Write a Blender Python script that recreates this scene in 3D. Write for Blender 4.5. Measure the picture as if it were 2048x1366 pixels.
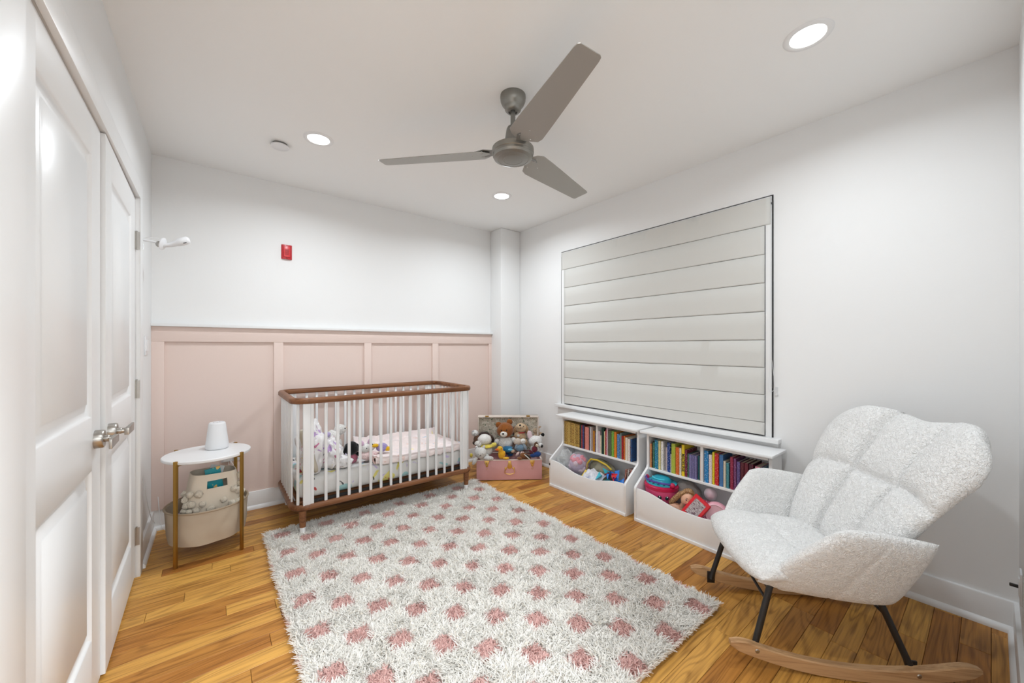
import bpy, bmesh, math, random
import numpy as np
from mathutils import Vector, Matrix, noise as mnoise
PI = math.pi
random.seed(7)
SC = bpy.context.scene
for o in list(bpy.data.objects):
    bpy.data.objects.remove(o)
C = SC.collection

# ------------------------------------------------------------------ camera, world, exposure
cam = bpy.data.cameras.new('camera')
cam.sensor_width = 36.0
cam.lens = 757.4 / 2048 * 36.0
cam.shift_y = 11.5 / 2048
cam.clip_start = 0.02
camo = bpy.data.objects.new('camera', cam)
camo.location = (0, 0, 1.23)
camo.rotation_euler = (PI / 2, 0, -math.radians(38.24))
C.objects.link(camo)
SC.camera = camo

world = bpy.data.worlds.new('night')
SC.world = world
world.use_nodes = True
world.node_tree.nodes['Background'].inputs[0].default_value = (0.02, 0.025, 0.035, 1)
world.node_tree.nodes['Background'].inputs[1].default_value = 1.0
SC.view_settings.view_transform = 'Standard'
SC.view_settings.look = 'None'
SC.view_settings.gamma = 1.0
SC.view_settings.use_curve_mapping = False
SC.view_settings.exposure = 0.0
LAMP_W = 11.3
LAMP_SPREAD = math.radians(160)
HALL_FILL_W = 90.0
LAMP_COL = (0.865, 0.93, 0.985)

# room shell: metres
XL, XR, YF, YB, ZC = -0.327, 2.71, -0.07, 3.49, 2.525

# ------------------------------------------------------------------ helpers
def lin(r, g, b):
    f = lambda c: (c / 255 / 12.92) if c / 255 <= 0.04045 else ((c / 255 + 0.055) / 1.055) ** 2.4
    return (f(r), f(g), f(b))

class MB:
    """collects shapes, links them as ONE mesh object"""
    def __init__(s): s.v = []; s.f = []
    def add(s, v, f):
        n = len(s.v); s.v += [tuple(p) for p in v]; s.f += [tuple(i + n for i in q) for q in f]; return s
    def box(s, x0, x1, y0, y1, z0, z1):
        v = [(x, y, z) for x in (x0, x1) for y in (y0, y1) for z in (z0, z1)]
        return s.add(v, [(0, 1, 3, 2), (4, 6, 7, 5), (0, 4, 5, 1), (2, 3, 7, 6), (0, 2, 6, 4), (1, 5, 7, 3)])
    def tube(s, pts, rad, n=8, closed=False, sq=None):
        pts = [Vector(p) for p in pts]; m = len(pts)
        if not isinstance(rad, (list, tuple)): rad = [rad] * m
        base = len(s.v); up = None; rings = []
        for i in range(m):
            if closed: d = pts[(i + 1) % m] - pts[i - 1]
            else: d = pts[min(i + 1, m - 1)] - pts[max(i - 1, 0)]
            d.normalize()
            if up is None:
                up = Vector((0, 0, 1)) if abs(d.z) < 0.9 else Vector((1, 0, 0))
            a = d.cross(up)
            if a.length < 1e-5: a = d.cross(Vector((0, 1, 0)))
            a.normalize(); b = a.cross(d).normalized(); up = b
            ring = []
            for k in range(n):
                t = 2 * PI * k / n
                ca, sa = math.cos(t), math.sin(t)
                if sq:
                    ca = math.copysign(abs(ca) ** sq, ca); sa = math.copysign(abs(sa) ** sq, sa)
                s.v.append(tuple(pts[i] + a * ca * rad[i] + b * sa * rad[i])); ring.append(len(s.v) - 1)
            rings.append(ring)
        for i in range(m if closed else m - 1):
            r0, r1 = rings[i], rings[(i + 1) % m]
            for k in range(n): s.f.append((r0[k], r0[(k + 1) % n], r1[(k + 1) % n], r1[k]))
        if not closed:
            s.f.append(tuple(rings[0][::-1])); s.f.append(tuple(rings[-1]))
        return s
    def lathe(s, prof, n=24, c=(0, 0, 0), axis='z', sx=1, sy=1):
        base = len(s.v); rings = []
        for (r, z) in prof:
            ring = []
            for k in range(n):
                t = 2 * PI * k / n
                x, y = r * math.cos(t) * sx, r * math.sin(t) * sy
                p = {'z': (x, y, z), 'x': (z, x, y), 'y': (x, z, y)}[axis]
                s.v.append((p[0] + c[0], p[1] + c[1], p[2] + c[2])); ring.append(len(s.v) - 1)
            rings.append(ring)
        for a, b in zip(rings[:-1], rings[1:]):
            for k in range(n): s.f.append((a[k], a[(k + 1) % n], b[(k + 1) % n], b[k]))
        if prof[0][0] > 1e-5: s.f.append(tuple(rings[0][::-1]))
        if prof[-1][0] > 1e-5: s.f.append(tuple(rings[-1]))
        return s
    def prism(s, poly, lo, hi, axis='z'):
        n = len(poly)
        def pt(a, b, h): return {'z': (a, b, h), 'x': (h, a, b), 'y': (a, h, b)}[axis]
        v = [pt(a, b, lo) for a, b in poly] + [pt(a, b, hi) for a, b in poly]
        f = [tuple(range(n))[::-1], tuple(range(n, 2 * n))] + [(i, (i + 1) % n, n + (i + 1) % n, n + i) for i in range(n)]
        return s.add(v, f)
    def ball(s, c, r, nu=18, nv=11, rot=None, lump=0, seed=0):
        if not isinstance(r, (list, tuple)): r = (r, r, r)
        R = Matrix.Identity(3)
        if rot is not None:
            from mathutils import Euler
            R = Euler([math.radians(a) for a in rot]).to_matrix()
        c = Vector(c); v = []; f = []
        for j in range(nv + 1):
            ph = -PI / 2 + PI * j / nv
            for i in range(nu):
                th = 2 * PI * i / nu
                p = Vector((math.cos(ph) * math.cos(th), math.cos(ph) * math.sin(th), math.sin(ph)))
                if lump: p *= 1 + lump * mnoise.noise(p * 2.1 + Vector((seed, seed * 1.7, 0)))
                p = Vector((p.x * r[0], p.y * r[1], p.z * r[2]))
                v.append(tuple(c + R @ p))
        for j in range(nv):
            for i in range(nu):
                f.append((j * nu + i, j * nu + (i + 1) % nu, (j + 1) * nu + (i + 1) % nu, (j + 1) * nu + i))
        return s.add(v, f)
    def build(s, name, mat, parent=None, loc=(0, 0, 0), rot=(0, 0, 0), smooth=35, bevel=0, seg=2, label=None):
        me = bpy.data.meshes.new(name); me.from_pydata(s.v, [], s.f); me.validate()
        bm = bmesh.new(); bm.from_mesh(me)
        bmesh.ops.remove_doubles(bm, verts=bm.verts, dist=1e-6)
        bmesh.ops.recalc_face_normals(bm, faces=bm.faces)
        if bevel:
            es = [e for e in bm.edges if len(e.link_faces) == 2 and e.calc_face_angle(0) > 0.6]
            bmesh.ops.bevel(bm, geom=es, offset=bevel, segments=seg, profile=0.6, affect='EDGES', clamp_overlap=True)
        bm.to_mesh(me); bm.free()
        if smooth:
            me.polygons.foreach_set('use_smooth', [True] * len(me.polygons))
            me.set_sharp_from_angle(angle=math.radians(smooth))
        me.materials.append(mat)
        o = bpy.data.objects.new(name, me); C.objects.link(o)
        o.location = loc; o.rotation_euler = rot
        if parent: o.parent = parent
        if label: o['label'] = label
        return o

def tag(o, label=None, cat=None, group=None, kind=None):
    if label: o['label'] = label
    if cat: o['category'] = cat
    if group: o['group'] = group
    if kind: o['kind'] = kind
    return o

def thing(name, label, cat, loc=(0, 0, 0), rz=0, group=None):
    o = bpy.data.objects.new(name, None); C.objects.link(o)
    o.empty_display_size = 0.05
    o.location = loc; o.rotation_euler = (0, 0, math.radians(rz))
    return tag(o, label, cat, group)

def copy_tree(o, parent=None):
    c = o.copy(); C.objects.link(c)
    if parent: c.parent = parent
    for ch in list(o.children): copy_tree(ch, c)
    return c

def struct(o): o['kind'] = 'structure'; return o

# ------------------------------------------------------------------ materials
def mat(name, col, rough=0.5, metal=0.0, bump=None, var=None, emit=None, trans=0, alpha=1, sheen=0, aniso=None, coat=0, spec=0.5):
    m = bpy.data.materials.new(name); m.use_nodes = True
    nt = m.node_tree; N = nt.nodes; L = nt.links; b = N['Principled BSDF']
    b.inputs['Base Color'].default_value = (*col, 1); b.inputs['Roughness'].default_value = rough
    b.inputs['Metallic'].default_value = metal; b.inputs['Specular IOR Level'].default_value = spec
    if coat: b.inputs['Coat Weight'].default_value = coat; b.inputs['Coat Roughness'].default_value = 0.1
    if sheen: b.inputs['Sheen Weight'].default_value = sheen; b.inputs['Sheen Roughness'].default_value = 0.5
    if trans: b.inputs['Transmission Weight'].default_value = trans
    if alpha < 1: b.inputs['Alpha'].default_value = alpha
    if emit: b.inputs['Emission Color'].default_value = (*emit[0], 1); b.inputs['Emission Strength'].default_value = emit[1]
    tc = N.new('ShaderNodeTexCoord')
    if var:   # (scale xyz, colour 2, ramp lo, hi)
        mp = N.new('ShaderNodeMapping'); mp.inputs['Scale'].default_value = var[0] if isinstance(var[0], tuple) else (var[0],) * 3
        nz = N.new('ShaderNodeTexNoise'); nz.inputs['Scale'].default_value = 1; nz.inputs['Detail'].default_value = 4
        rp = N.new('ShaderNodeValToRGB'); rp.color_ramp.elements[0].position = var[2]; rp.color_ramp.elements[1].position = var[3]
        rp.color_ramp.elements[0].color = (*col, 1); rp.color_ramp.elements[1].color = (*var[1], 1)
        L.new(tc.outputs['Object'], mp.inputs[0]); L.new(mp.outputs[0], nz.inputs[0]); L.new(nz.outputs[0], rp.inputs[0])
        L.new(rp.outputs[0], b.inputs['Base Color'])
    if bump:  # (scale, strength, distance)
        mp = N.new('ShaderNodeMapping'); mp.inputs['Scale'].default_value = bump[0] if isinstance(bump[0], tuple) else (bump[0],) * 3
        nz = N.new('ShaderNodeTexNoise'); nz.inputs['Scale'].default_value = 1; nz.inputs['Detail'].default_value = 3
        bp = N.new('ShaderNodeBump'); bp.inputs['Strength'].default_value = bump[1]; bp.inputs['Distance'].default_value = bump[2]
        L.new(tc.outputs['Object'], mp.inputs[0]); L.new(mp.outputs[0], nz.inputs[0]); L.new(nz.outputs[0], bp.inputs['Height']); L.new(bp.outputs[0], b.inputs['Normal'])
    return m

M = {}
M['wall'] = mat('white_wall_paint', (0.875, 0.875, 0.868), 0.75, bump=(60, 0.15, 0.002), spec=0.25)
M['ceil'] = mat('ceiling_paint', (0.945, 0.945, 0.935), 0.9, bump=(60, 0.1, 0.002), spec=0.15)
M['pink'] = mat('pink_wall_paint', (0.82, 0.665, 0.60), 0.6, bump=(60, 0.15, 0.002), spec=0.3)
M['trim'] = mat('white_gloss_trim', (0.85, 0.85, 0.845), 0.35, bump=(40, 0.05, 0.002))
M['white'] = mat('white_lacquer', (0.86, 0.86, 0.86), 0.4)
M['nickel'] = mat('brushed_nickel', (0.42, 0.40, 0.37), 0.33, 1.0, bump=((4, 400, 4), 0.1, 0.001))
M['fan'] = mat('fan_brushed_steel', (0.40, 0.385, 0.355), 0.45, 0.6, bump=((300, 6, 6), 0.08, 0.001))
M['fan_hub'] = mat('fan_hub_steel', (0.27, 0.26, 0.235), 0.36, 0.75, bump=((6, 6, 300), 0.06, 0.001))
M['fan_dark'] = mat('fan_dark_steel', (0.25, 0.245, 0.23), 0.4, 0.7)
M['black'] = mat('black_metal', (0.012, 0.012, 0.013), 0.4)
M['gold'] = mat('brass', (0.75, 0.5, 0.16), 0.28, 1.0)
M['table_gold'] = mat('dull_gold_metal', (0.42, 0.24, 0.055), 0.38, 0.85)
M['dark'] = mat('painted_gap_shadow', (0.02, 0.02, 0.02), 0.9)
M['lamp'] = mat('lit_diffuser', (0.9, 0.9, 0.9), 0.5, emit=((1, 0.99, 0.97), 6.0))
M['glass'] = mat('window_glass', (0.9, 0.95, 1), 0.05, trans=1.0)
M['plastic'] = mat('white_plastic', (0.82, 0.82, 0.83), 0.35)

def wood(name, c_dark, c_light, rough=0.35, scale=1.0, rings=7.0, per_object=False, axis=0, c_alt=None, line=0.5):
    """grain runs along local axis; contour lines of a stretched noise give cathedral figure"""
    m = bpy.data.materials.new(name); m.use_nodes = True
    nt = m.node_tree; N = nt.nodes; L = nt.links; b = N['Principled BSDF']
    def math_(op, a=None, bb=None, c=None):
        n = N.new('ShaderNodeMath'); n.operation = op
        for i, x in enumerate((a, bb, c)):
            if x is None: continue
            if isinstance(x, (int, float)): n.inputs[i].default_value = x
            else: L.new(x, n.inputs[i])
        return n.outputs[0]
    def mix(f, a, bb, mode='MIX'):
        n = N.new('ShaderNodeMix'); n.data_type = 'RGBA'; n.blend_type = mode
        for k, x in ((0, f), (6, a), (7, bb)):
            if isinstance(x, (int, float)): n.inputs[k].default_value = x
            elif isinstance(x, tuple): n.inputs[k].default_value = (*x, 1)
            else: L.new(x, n.inputs[k])
        return n.outputs[2]
    tc = N.new('ShaderNodeTexCoord'); vec = tc.outputs['Object']
    rnd = None
    if per_object:
        oi = N.new('ShaderNodeObjectInfo'); rnd = oi.outputs['Random']
        cx = N.new('ShaderNodeCombineXYZ'); L.new(math_('MULTIPLY', rnd, 91.7), cx.inputs[0]); L.new(math_('MULTIPLY', rnd, 37.3), cx.inputs[1]); L.new(math_('MULTIPLY', rnd, 57.1), cx.inputs[2])
        va = N.new('ShaderNodeVectorMath'); va.operation = 'ADD'; L.new(vec, va.inputs[0]); L.new(cx.outputs[0], va.inputs[1]); vec = va.outputs[0]
    def noise(sl, sc, det=2.0, dist=0.0):
        mp = N.new('ShaderNodeMapping'); s = [sc, sc, sc]; s[axis] = sl; mp.inputs['Scale'].default_value = s
        L.new(vec, mp.inputs[0]); nz = N.new('ShaderNodeTexNoise'); nz.inputs['Scale'].default_value = 1
        nz.inputs['Detail'].default_value = det; nz.inputs['Distortion'].default_value = dist
        L.new(mp.outputs[0], nz.inputs[0]); return nz.outputs[0]
    big = noise(1.25 * scale, 9.5 * scale, 1.0, 0.5)
    ring = math_('SINE', math_('MULTIPLY', big, rings * 2 * PI))
    ring = math_('POWER', math_('MULTIPLY_ADD', ring, 0.5, 0.5), 2.6)
    fine = noise(6 * scale, 190 * scale, 3.0)
    fine2 = noise(2.5 * scale, 60 * scale, 2.0)
    patch = noise(1.2 * scale, 4 * scale, 2.0)
    f = math_('MULTIPLY', ring, line)
    f = math_('ADD', f, math_('MULTIPLY', math_('SUBTRACT', fine, 0.47), 1.5))
    f = math_('ADD', f, math_('MULTIPLY', math_('SUBTRACT', fine2, 0.47), 1.5))
    f = math_('ADD', f, math_('MULTIPLY', math_('SUBTRACT', patch, 0.42), 0.7))
    cl = N.new('ShaderNodeClamp'); L.new(f, cl.inputs[0])
    light = c_light
    if per_object:
        rp = N.new('ShaderNodeValToRGB'); e = rp.color_ramp.elements; e[0].color = (*c_light, 1); e[1].color = (*c_alt, 1); e[0].position = 0.15; e[1].position = 1.0
        L.new(math_('FRACT', math_('MULTIPLY', rnd, 7.31)), rp.inputs[0]); light = rp.outputs[0]
        dk = mix(0.5, light, c_dark)
        dk = mix(0.62, light, c_dark)
        col = mix(cl.outputs[0], light, dk)
    else:
        col = mix(cl.outputs[0], light, c_dark)
    L.new(col, b.inputs['Base Color']); b.inputs['Roughness'].default_value = rough
    b.inputs['Specular IOR Level'].default_value = 0.28
    bp = N.new('ShaderNodeBump'); bp.inputs['Strength'].default_value = 0.12; bp.inputs['Distance'].default_value = 0.001
    L.new(fine, bp.inputs['Height']); L.new(bp.outputs[0], b.inputs['Normal'])
    return m
M['floor'] = wood('oak_floor_board', (0.12, 0.034, 0.005), (0.70, 0.37, 0.085), 0.36, per_object=True, c_alt=(0.42, 0.165, 0.032), rings=11.0, line=0.55)
M['walnut'] = wood('walnut_rail', (0.09, 0.032, 0.013), (0.25, 0.105, 0.045), 0.35, scale=1.2, rings=4, line=0.4)
M['rocker'] = wood('pale_beech_rocker', (0.33, 0.17, 0.07), (0.60, 0.37, 0.19), 0.4, scale=1.2, rings=4, axis=1, line=0.4)
M['sherpa'] = None
def sherpa():
    m = mat('white_sherpa_fleece', (0.85, 0.845, 0.825), 0.95, sheen=0.2, spec=0.05)
    nt = m.node_tree; N = nt.nodes; L = nt.links; b = N['Principled BSDF']
    tc = N.new('ShaderNodeTexCoord')
    n1 = N.new('ShaderNodeTexNoise'); n1.inputs['Scale'].default_value = 120; n1.inputs['Detail'].default_value = 2.0; n1.inputs['Distortion'].default_value = 1.5
    n2 = N.new('ShaderNodeTexNoise'); n2.inputs['Scale'].default_value = 38; n2.inputs['Detail'].default_value = 1
    ad = N.new('ShaderNodeMath'); ad.operation = 'MULTIPLY_ADD'; ad.inputs[1].default_value = 0.8
    bp = N.new('ShaderNodeBump'); bp.inputs['Strength'].default_value = 0.85; bp.inputs['Distance'].default_value = 0.011
    L.new(tc.outputs['Object'], n1.inputs[0]); L.new(tc.outputs['Object'], n2.inputs[0])
    L.new(n2.outputs[0], ad.inputs[0]); L.new(n1.outputs[0], ad.inputs[2]); L.new(ad.outputs[0], bp.inputs['Height']); L.new(bp.outputs[0], b.inputs['Normal'])
    rp = N.new('ShaderNodeValToRGB'); rp.color_ramp.elements[0].position = 0.30; rp.color_ramp.elements[1].position = 0.60
    rp.color_ramp.elements[0].color = (0.82, 0.81, 0.79, 1); rp.color_ramp.elements[1].color = (0.95, 0.945, 0.93, 1)
    L.new(n1.outputs[0], rp.inputs[0]); L.new(rp.outputs[0], b.inputs['Base Color'])
    return m
M['sherpa'] = sherpa()

# ------------------------------------------------------------------ room shell
struct(MB().box(XL - 0.12, XR + 0.12, YF - 0.12, YB + 0.12, -0.12, -0.012).build('floor', mat('subfloor', (0.05, 0.025, 0.01), 0.9), smooth=0))
floor = bpy.data.objects['floor']
struct(MB().box(XL - 0.12, XR + 0.12, YF - 0.12, YB + 0.12, ZC, ZC + 0.1).build('ceiling', M['ceil'], smooth=0))
# oak strip boards, laid parallel to the back wall
PW = 0.0835
row = 0; y = YB + 0.02
while y > YF - 0.01:
    x = XL - 0.02 - random.random() * 0.5
    while x < XR:
        ln = random.choice((0.32, 0.45, 0.6, 0.75, 0.9, 1.15)) * random.uniform(0.9, 1.15)
        x0 = max(x, XL - 0.02); x1 = min(x + ln, XR + 0.02)
        if x1 - x0 > 0.03:
            g = 0.0006
            a, bb, h = (x1 - x0) / 2 - g, PW / 2 - g, 0.011
            c = 0.0011
            v = [(-a, -bb, -h), (a, -bb, -h), (a, bb, -h), (-a, bb, -h), (-a, -bb, -c), (a, -bb, -c), (a, bb, -c), (-a, bb, -c),
                 (-a + c, -bb + c, 0), (a - c, -bb + c, 0), (a - c, bb - c, 0), (-a + c, bb - c, 0)]
            f = [(3, 2, 1, 0), (8, 9, 10, 11)] + [(i, (i + 1) % 4, 4 + (i + 1) % 4, 4 + i) for i in range(4)] + [(4 + i, 4 + (i + 1) % 4, 8 + (i + 1) % 4, 8 + i) for i in range(4)]
            me = bpy.data.meshes.new('floor_board'); me.from_pydata(v, [], f); me.materials.append(M['floor'])
            o = bpy.data.objects.new('floor_board', me); C.objects.link(o); o.parent = floor
            o.location = ((x0 + x1) / 2, y - PW / 2, random.uniform(-0.0004, 0.0))
        x += ln
    y -= PW

wb = struct(MB().box(XL - 0.1, XR + 0.1, YB, YB + 0.1, -0.01, ZC).build('wall_back', M['wall'], smooth=0))
MB().box(XL, 2.443, YB - 0.006, YB + 0.001, 0.10, 1.36).build('panelling', M['pink'], wb, smooth=0, label='pink painted wall panelling below the ledge')
MB().box(XL, 2.443, YB - 0.024, YB - 0.006, 1.268, 1.372).build('top_rail', M['pink'], wb, bevel=0.0015)
for x0, x1 in ((XL, -0.262), (0.369, 0.433), (1.056, 1.119), (1.72, 1.785), (2.405, 2.443)):
    MB().box(x0, x1, YB - 0.023, YB - 0.006, 0.135, 1.268).build('stile', M['pink'], wb, bevel=0.0015)
MB().box(XL, 2.443, YB - 0.048, YB, 1.372, 1.391).build('ledge', M['trim'], wb, bevel=0.002, label='narrow white ledge capping the pink panelling')
struct(MB().box(2.443, XR, 3.288, YB, 0, ZC).build('wall_corner', M['wall'], bevel=0.012, seg=3))

# left wall with double closet door opening
DO0, DO1, DT = 1.25, 2.83, 2.03
m = MB()
m.box(XL - 0.1, XL, YF - 0.1, DO0 - 0.01, -0.01, ZC).box(XL - 0.1, XL, DO1 + 0.01, YB, -0.01, ZC).box(XL - 0.1, XL, DO0 - 0.01, DO1 + 0.01, DT + 0.01, ZC)
struct(m.build('wall_left', M['wall'], smooth=0))
m = MB()
m.box(XL - 0.001, -0.308, DO0 - 0.14, DO0, 0, DT + 0.09).box(XL - 0.001, -0.308, DO1, DO1 + 0.09, 0, DT + 0.09).box(XL - 0.001, -0.308, DO0, DO1, DT, DT + 0.09)
m.box(XL - 0.09, XL, DO0 - 0.012, DO0, 0, DT).box(XL - 0.09, XL, DO1, DO1 + 0.012, 0, DT).box(XL - 0.09, XL, DO0, DO1, DT, DT + 0.012)
m.box(-0.39, -0.368, DO0, DO1, DT - 0.012, DT)
struct(m.build('trim_2', M['trim'], bevel=0.002))
struct(MB().box(-0.5, -0.46, DO0 - 0.1, DO1 + 0.1, -0.01, DT + 0.1).build('wall_closet', M['wall'], smooth=0))

def door_leaf(w, h, panels):
    """front face at x=0 looking +x, y 0..w, z 0..h; recessed raised-field panels"""
    m = MB(); t = 0.035
    py0, py1 = panels[0][0], panels[0][1]
    zs = [0] + [z for p in panels for z in (p[2], p[3])] + [h]
    def q(y0, y1, z0, z1): m.add([(0, y0, z0), (0, y1, z0), (0, y1, z1), (0, y0, z1)], [(0, 1, 2, 3)])
    q(0, py0, 0, h); q(py1, w, 0, h)
    for k in range(0, len(zs), 2): q(py0, py1, zs[k], zs[k + 1])
    for (y0, y1, z0, z1) in panels:
        rings = [(0, 0), (0.004, -0.004), (0.012, -0.012), (0.022, -0.014), (0.026, -0.012), (0.050, -0.005), (0.053, -0.002)]
        prev = None
        for ins, d in rings:
            r = [(d, y0 + ins, z0 + ins), (d, y1 - ins, z0 + ins), (d, y1 - ins, z1 - ins), (d, y0 + ins, z1 - ins)]
            if prev:
                for i in range(4): m.add([prev[i], prev[(i + 1) % 4], r[(i + 1) % 4], r[i]], [(0, 1, 2, 3)])
            prev = r
        m.add(prev, [(0, 1, 2, 3)])
    m.add([(-t, 0, 0), (-t, w, 0), (-t, w, h), (-t, 0, h)], [(3, 2, 1, 0)])
    for a, b in (((0, 0), (0, h)), ((w, 0), (w, h))):
        m.add([(0, a[0], 0), (-t, a[0], 0), (-t, a[0], h), (0, a[0], h)], [(0, 1, 2, 3)])
    m.add([(0, 0, h), (0, w, h), (-t, w, h), (-t, 0, h)], [(0, 1, 2, 3)]); m.add([(0, 0, 0), (0, w, 0), (-t, w, 0), (-t, 0, 0)], [(0, 1, 2, 3)])
    return m
LW, LH = 0.783, 2.01
PAN = [(0.14, LW - 0.12, 0.205, 0.79), (0.14, LW - 0.12, 0.972, 1.88)]
d1 = struct(door_leaf(LW, LH, PAN).build('door_1', M['trim'], loc=(-0.3285, DO0 + 0.002, 0.015), smooth=50))
PAN2 = [(0.12, LW - 0.14, 0.205, 0.79), (0.12, LW - 0.14, 0.972, 1.88)]
m = door_leaf(LW, LH, PAN2); m.v = [(a, b - LW, c) for a, b, c in m.v]
d2 = struct(m.build('door_2', M['trim'], loc=(-0.3285, DO1 - 0.002, 0.015), rot=(0, 0, math.radians(0.9)), smooth=50))
def handle(par, y, s):
    m = MB().lathe([(0.0, 0), (0.032, 0), (0.032, 0.020), (0.0295, 0.024), (0.0, 0.024)], 28, (0, y, 0.89), 'x')
    h = m.build('handle', M['nickel'], par, label='brushed nickel lever handle')
    m = MB().lathe([(0.012, 0.02), (0.012, 0.034), (0.0105, 0.036), (0.0105, 0.058), (0.0, 0.058)], 16, (0, y, 0.89), 'x')
    m.box(0.044, 0.058, min(y - s * 0.014, y + s * 0.115), max(y - s * 0.014, y + s * 0.115), 0.874, 0.9)
    vv = []
    for (a, b, c) in m.v:   # the paddle widens and thins towards its end
        k = max(0, (b - y) * s) / 0.115
        if k > 0.3: a = 0.051 + (a - 0.051) * 0.55 + 0.004; c = 0.887 + (c - 0.887) * 1.25
        vv.append((a, b, c))
    m.v = vv
    m.build('lever', M['nickel'], h, bevel=0.0025)
handle(d1, 1.958 - DO0 - 0.002, -1)
handle(d2, 2.102 - DO1 + 0.002, 1)
def hinge(par, y, z, s):
    m = MB().box(-0.001, 0.0012, min(y, y + s * 0.018), max(y, y + s * 0.018), z - 0.047, z + 0.047)
    for k in range(5):
        m.lathe([(0.0, 0), (0.0065, 0.0005), (0.0065, 0.0180), (0.0, 0.0185)], 12, (0.006, y, z - 0.0475 + k * 0.019))
    m.lathe([(0.0045, 0), (0.0045, 0.004), (0, 0.005)], 10, (0.006, y, z + 0.0475))
    m.build('hinge', M['nickel'], par, smooth=40, label='nickel butt hinge')
for z in (1.80, 1.006, 0.22):
    hinge(d1, 0.003, z - 0.015, 1)
    h = MB().box(0, 0.0016, 0, 0.03, -0.047, 0.047)
    hinge(d2, 0.0035, z - 0.015, -1)
    m = MB().box(-0.012, 0.018, 0.0, 0.0016, z - 0.062, z + 0.032)
    for dz in (-0.035, 0.008): m.box(-0.001, 0.004, -0.0012, 0.0, z - 0.006 + dz, z + 0.012 + dz)
    m.v = [(a, b - 0.0022, c) for a, b, c in m.v]
    m.build('hinge_leaf', M['nickel'], d2, smooth=0)

# right wall with window opening
WY0, WY1, WZ0, WZ1 = 0.835, 2.648, 0.672, 2.173
m = MB()
m.box(XR, XR + 0.14, YF - 0.1, WY0, -0.01, ZC).box(XR, XR + 0.14, WY1, YB + 0.1, -0.01, ZC).box(XR, XR + 0.14, WY0, WY1, -0.01, WZ0).box(XR, XR + 0.14, WY0, WY1, WZ1, ZC)
struct(m.build('wall_right', M['wall'], smooth=0))
m = MB()
for y0, y1, z0, z1 in ((WY0, WY1, WZ0, WZ0 + 0.06), (WY0, WY1, WZ1 - 0.06, WZ1), (WY0, WY0 + 0.06, WZ0, WZ1), (WY1 - 0.06, WY1, WZ0, WZ1), (1.71, 1.77, WZ0, WZ1), (WY0, WY1, 1.39, 1.44)):
    m.box(XR + 0.085, XR + 0.135, y0, y1, z0, z1)
w1 = struct(m.build('window_1', M['trim'], bevel=0.003))
for y0, y1 in ((WY0 + 0.05, 1.72), (1.76, WY1 - 0.05)):
    for z0, z1 in ((WZ0 + 0.05, 1.40), (1.43, WZ1 - 0.05)):
        MB().box(XR + 0.108, XR + 0.113, y0, y1, z0, z1).build('pane', M['glass'], w1, smooth=0)
m = MB().box(2.655, XR + 0.08, WY0 - 0.042, WY1 + 0.045, WZ0 - 0.026, WZ0 + 0.001)
struct(m.build('trim_3', M['trim'], bevel=0.005, seg=3))
struct(MB().box(XR - 0.014, XR, WY0 - 0.03, WY1 + 0.035, WZ0 - 0.105, WZ0 - 0.026).build('trim_4', M['trim'], bevel=0.003))
# white side channels the shade runs between
struct(MB().box(2.700, 2.725, WY0 + 0.007, WY0 + 0.041, WZ0 + 0.001, WZ1 - 0.062).build('trim_5', M['trim'], bevel=0.002))
struct(MB().box(2.700, 2.725, WY1 - 0.052, WY1 - 0.012, WZ0 + 0.001, WZ1 - 0.04).build('trim_6', M['trim'], bevel=0.002))

# front wall: unseen doorway and hall added behind the camera for fill light
HX0, HX1 = -0.22, 0.62
struct(MB().box(XL - 0.1, HX0, YF - 0.1, YF, -0.01, ZC).box(HX1, XR + 0.14, YF - 0.1, YF, -0.01, ZC).box(HX0, HX1, YF - 0.1, YF, 2.04, ZC).build('wall_front', M['wall'], smooth=0))
m = MB().box(-1.0, 1.6, -1.5, -1.4, -0.01, ZC).box(-1.1, -1.0, -1.5, YF - 0.1, -0.01, ZC).box(1.6, 1.7, -1.5, YF - 0.1, -0.01, ZC)
struct(m.build('wall_added_hall', M['wall'], smooth=0))
struct(MB().box(-1.1, 1.7, -1.5, YF - 0.1, ZC, ZC + 0.1).build('ceiling_added_hall', M['ceil'], smooth=0))
struct(MB().box(-1.1, 1.7, -1.5, YF - 0.12, -0.1, 0.0).build('floor_added_hall', mat('added_hall_oak', (0.45, 0.24, 0.09), 0.4), smooth=0))

def baseboard(name, p0, p1, n):
    """p0->p1 along the wall, n = direction into the room"""
    p0, p1, n = Vector(p0), Vector(p1), Vector(n)
    prof = [(0, 0), (0.030, 0), (0.030, 0.012), (0.026, 0.021), (0.019, 0.027), (0.015, 0.029), (0.015, 0.128), (0.013, 0.133), (0, 0.135)]
    v = [(p.x + n.x * a, p.y + n.y * a, z) for p in (p0, p1) for a, z in prof]; k = len(prof)
    f = [tuple(range(k)), tuple(range(k, 2 * k))[::-1]] + [(i, (i + 1) % k, k + (i + 1) % k, k + i) for i in range(k)]
    return struct(MB().add(v, f).build(name, M['trim'], smooth=30))
baseboard('baseboard_back', (XL, YB), (2.443, YB), (0, -1))
baseboard('baseboard_left', (XL, DO1 + 0.09), (XL, YB), (1, 0))
baseboard('baseboard_left_near', (XL, YF), (XL, DO0 - 0.14), (1, 0))
baseboard('baseboard_right', (XR, YF), (XR, 3.288), (-1, 0))
baseboard('baseboard_front', (HX1, YF), (XR, YF), (0, 1))
baseboard('baseboard_corner', (2.443, 3.288), (XR, 3.288), (0, -1))
baseboard('baseboard_corner_side', (2.443, YB), (2.443, 3.288), (-1, 0))

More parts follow.
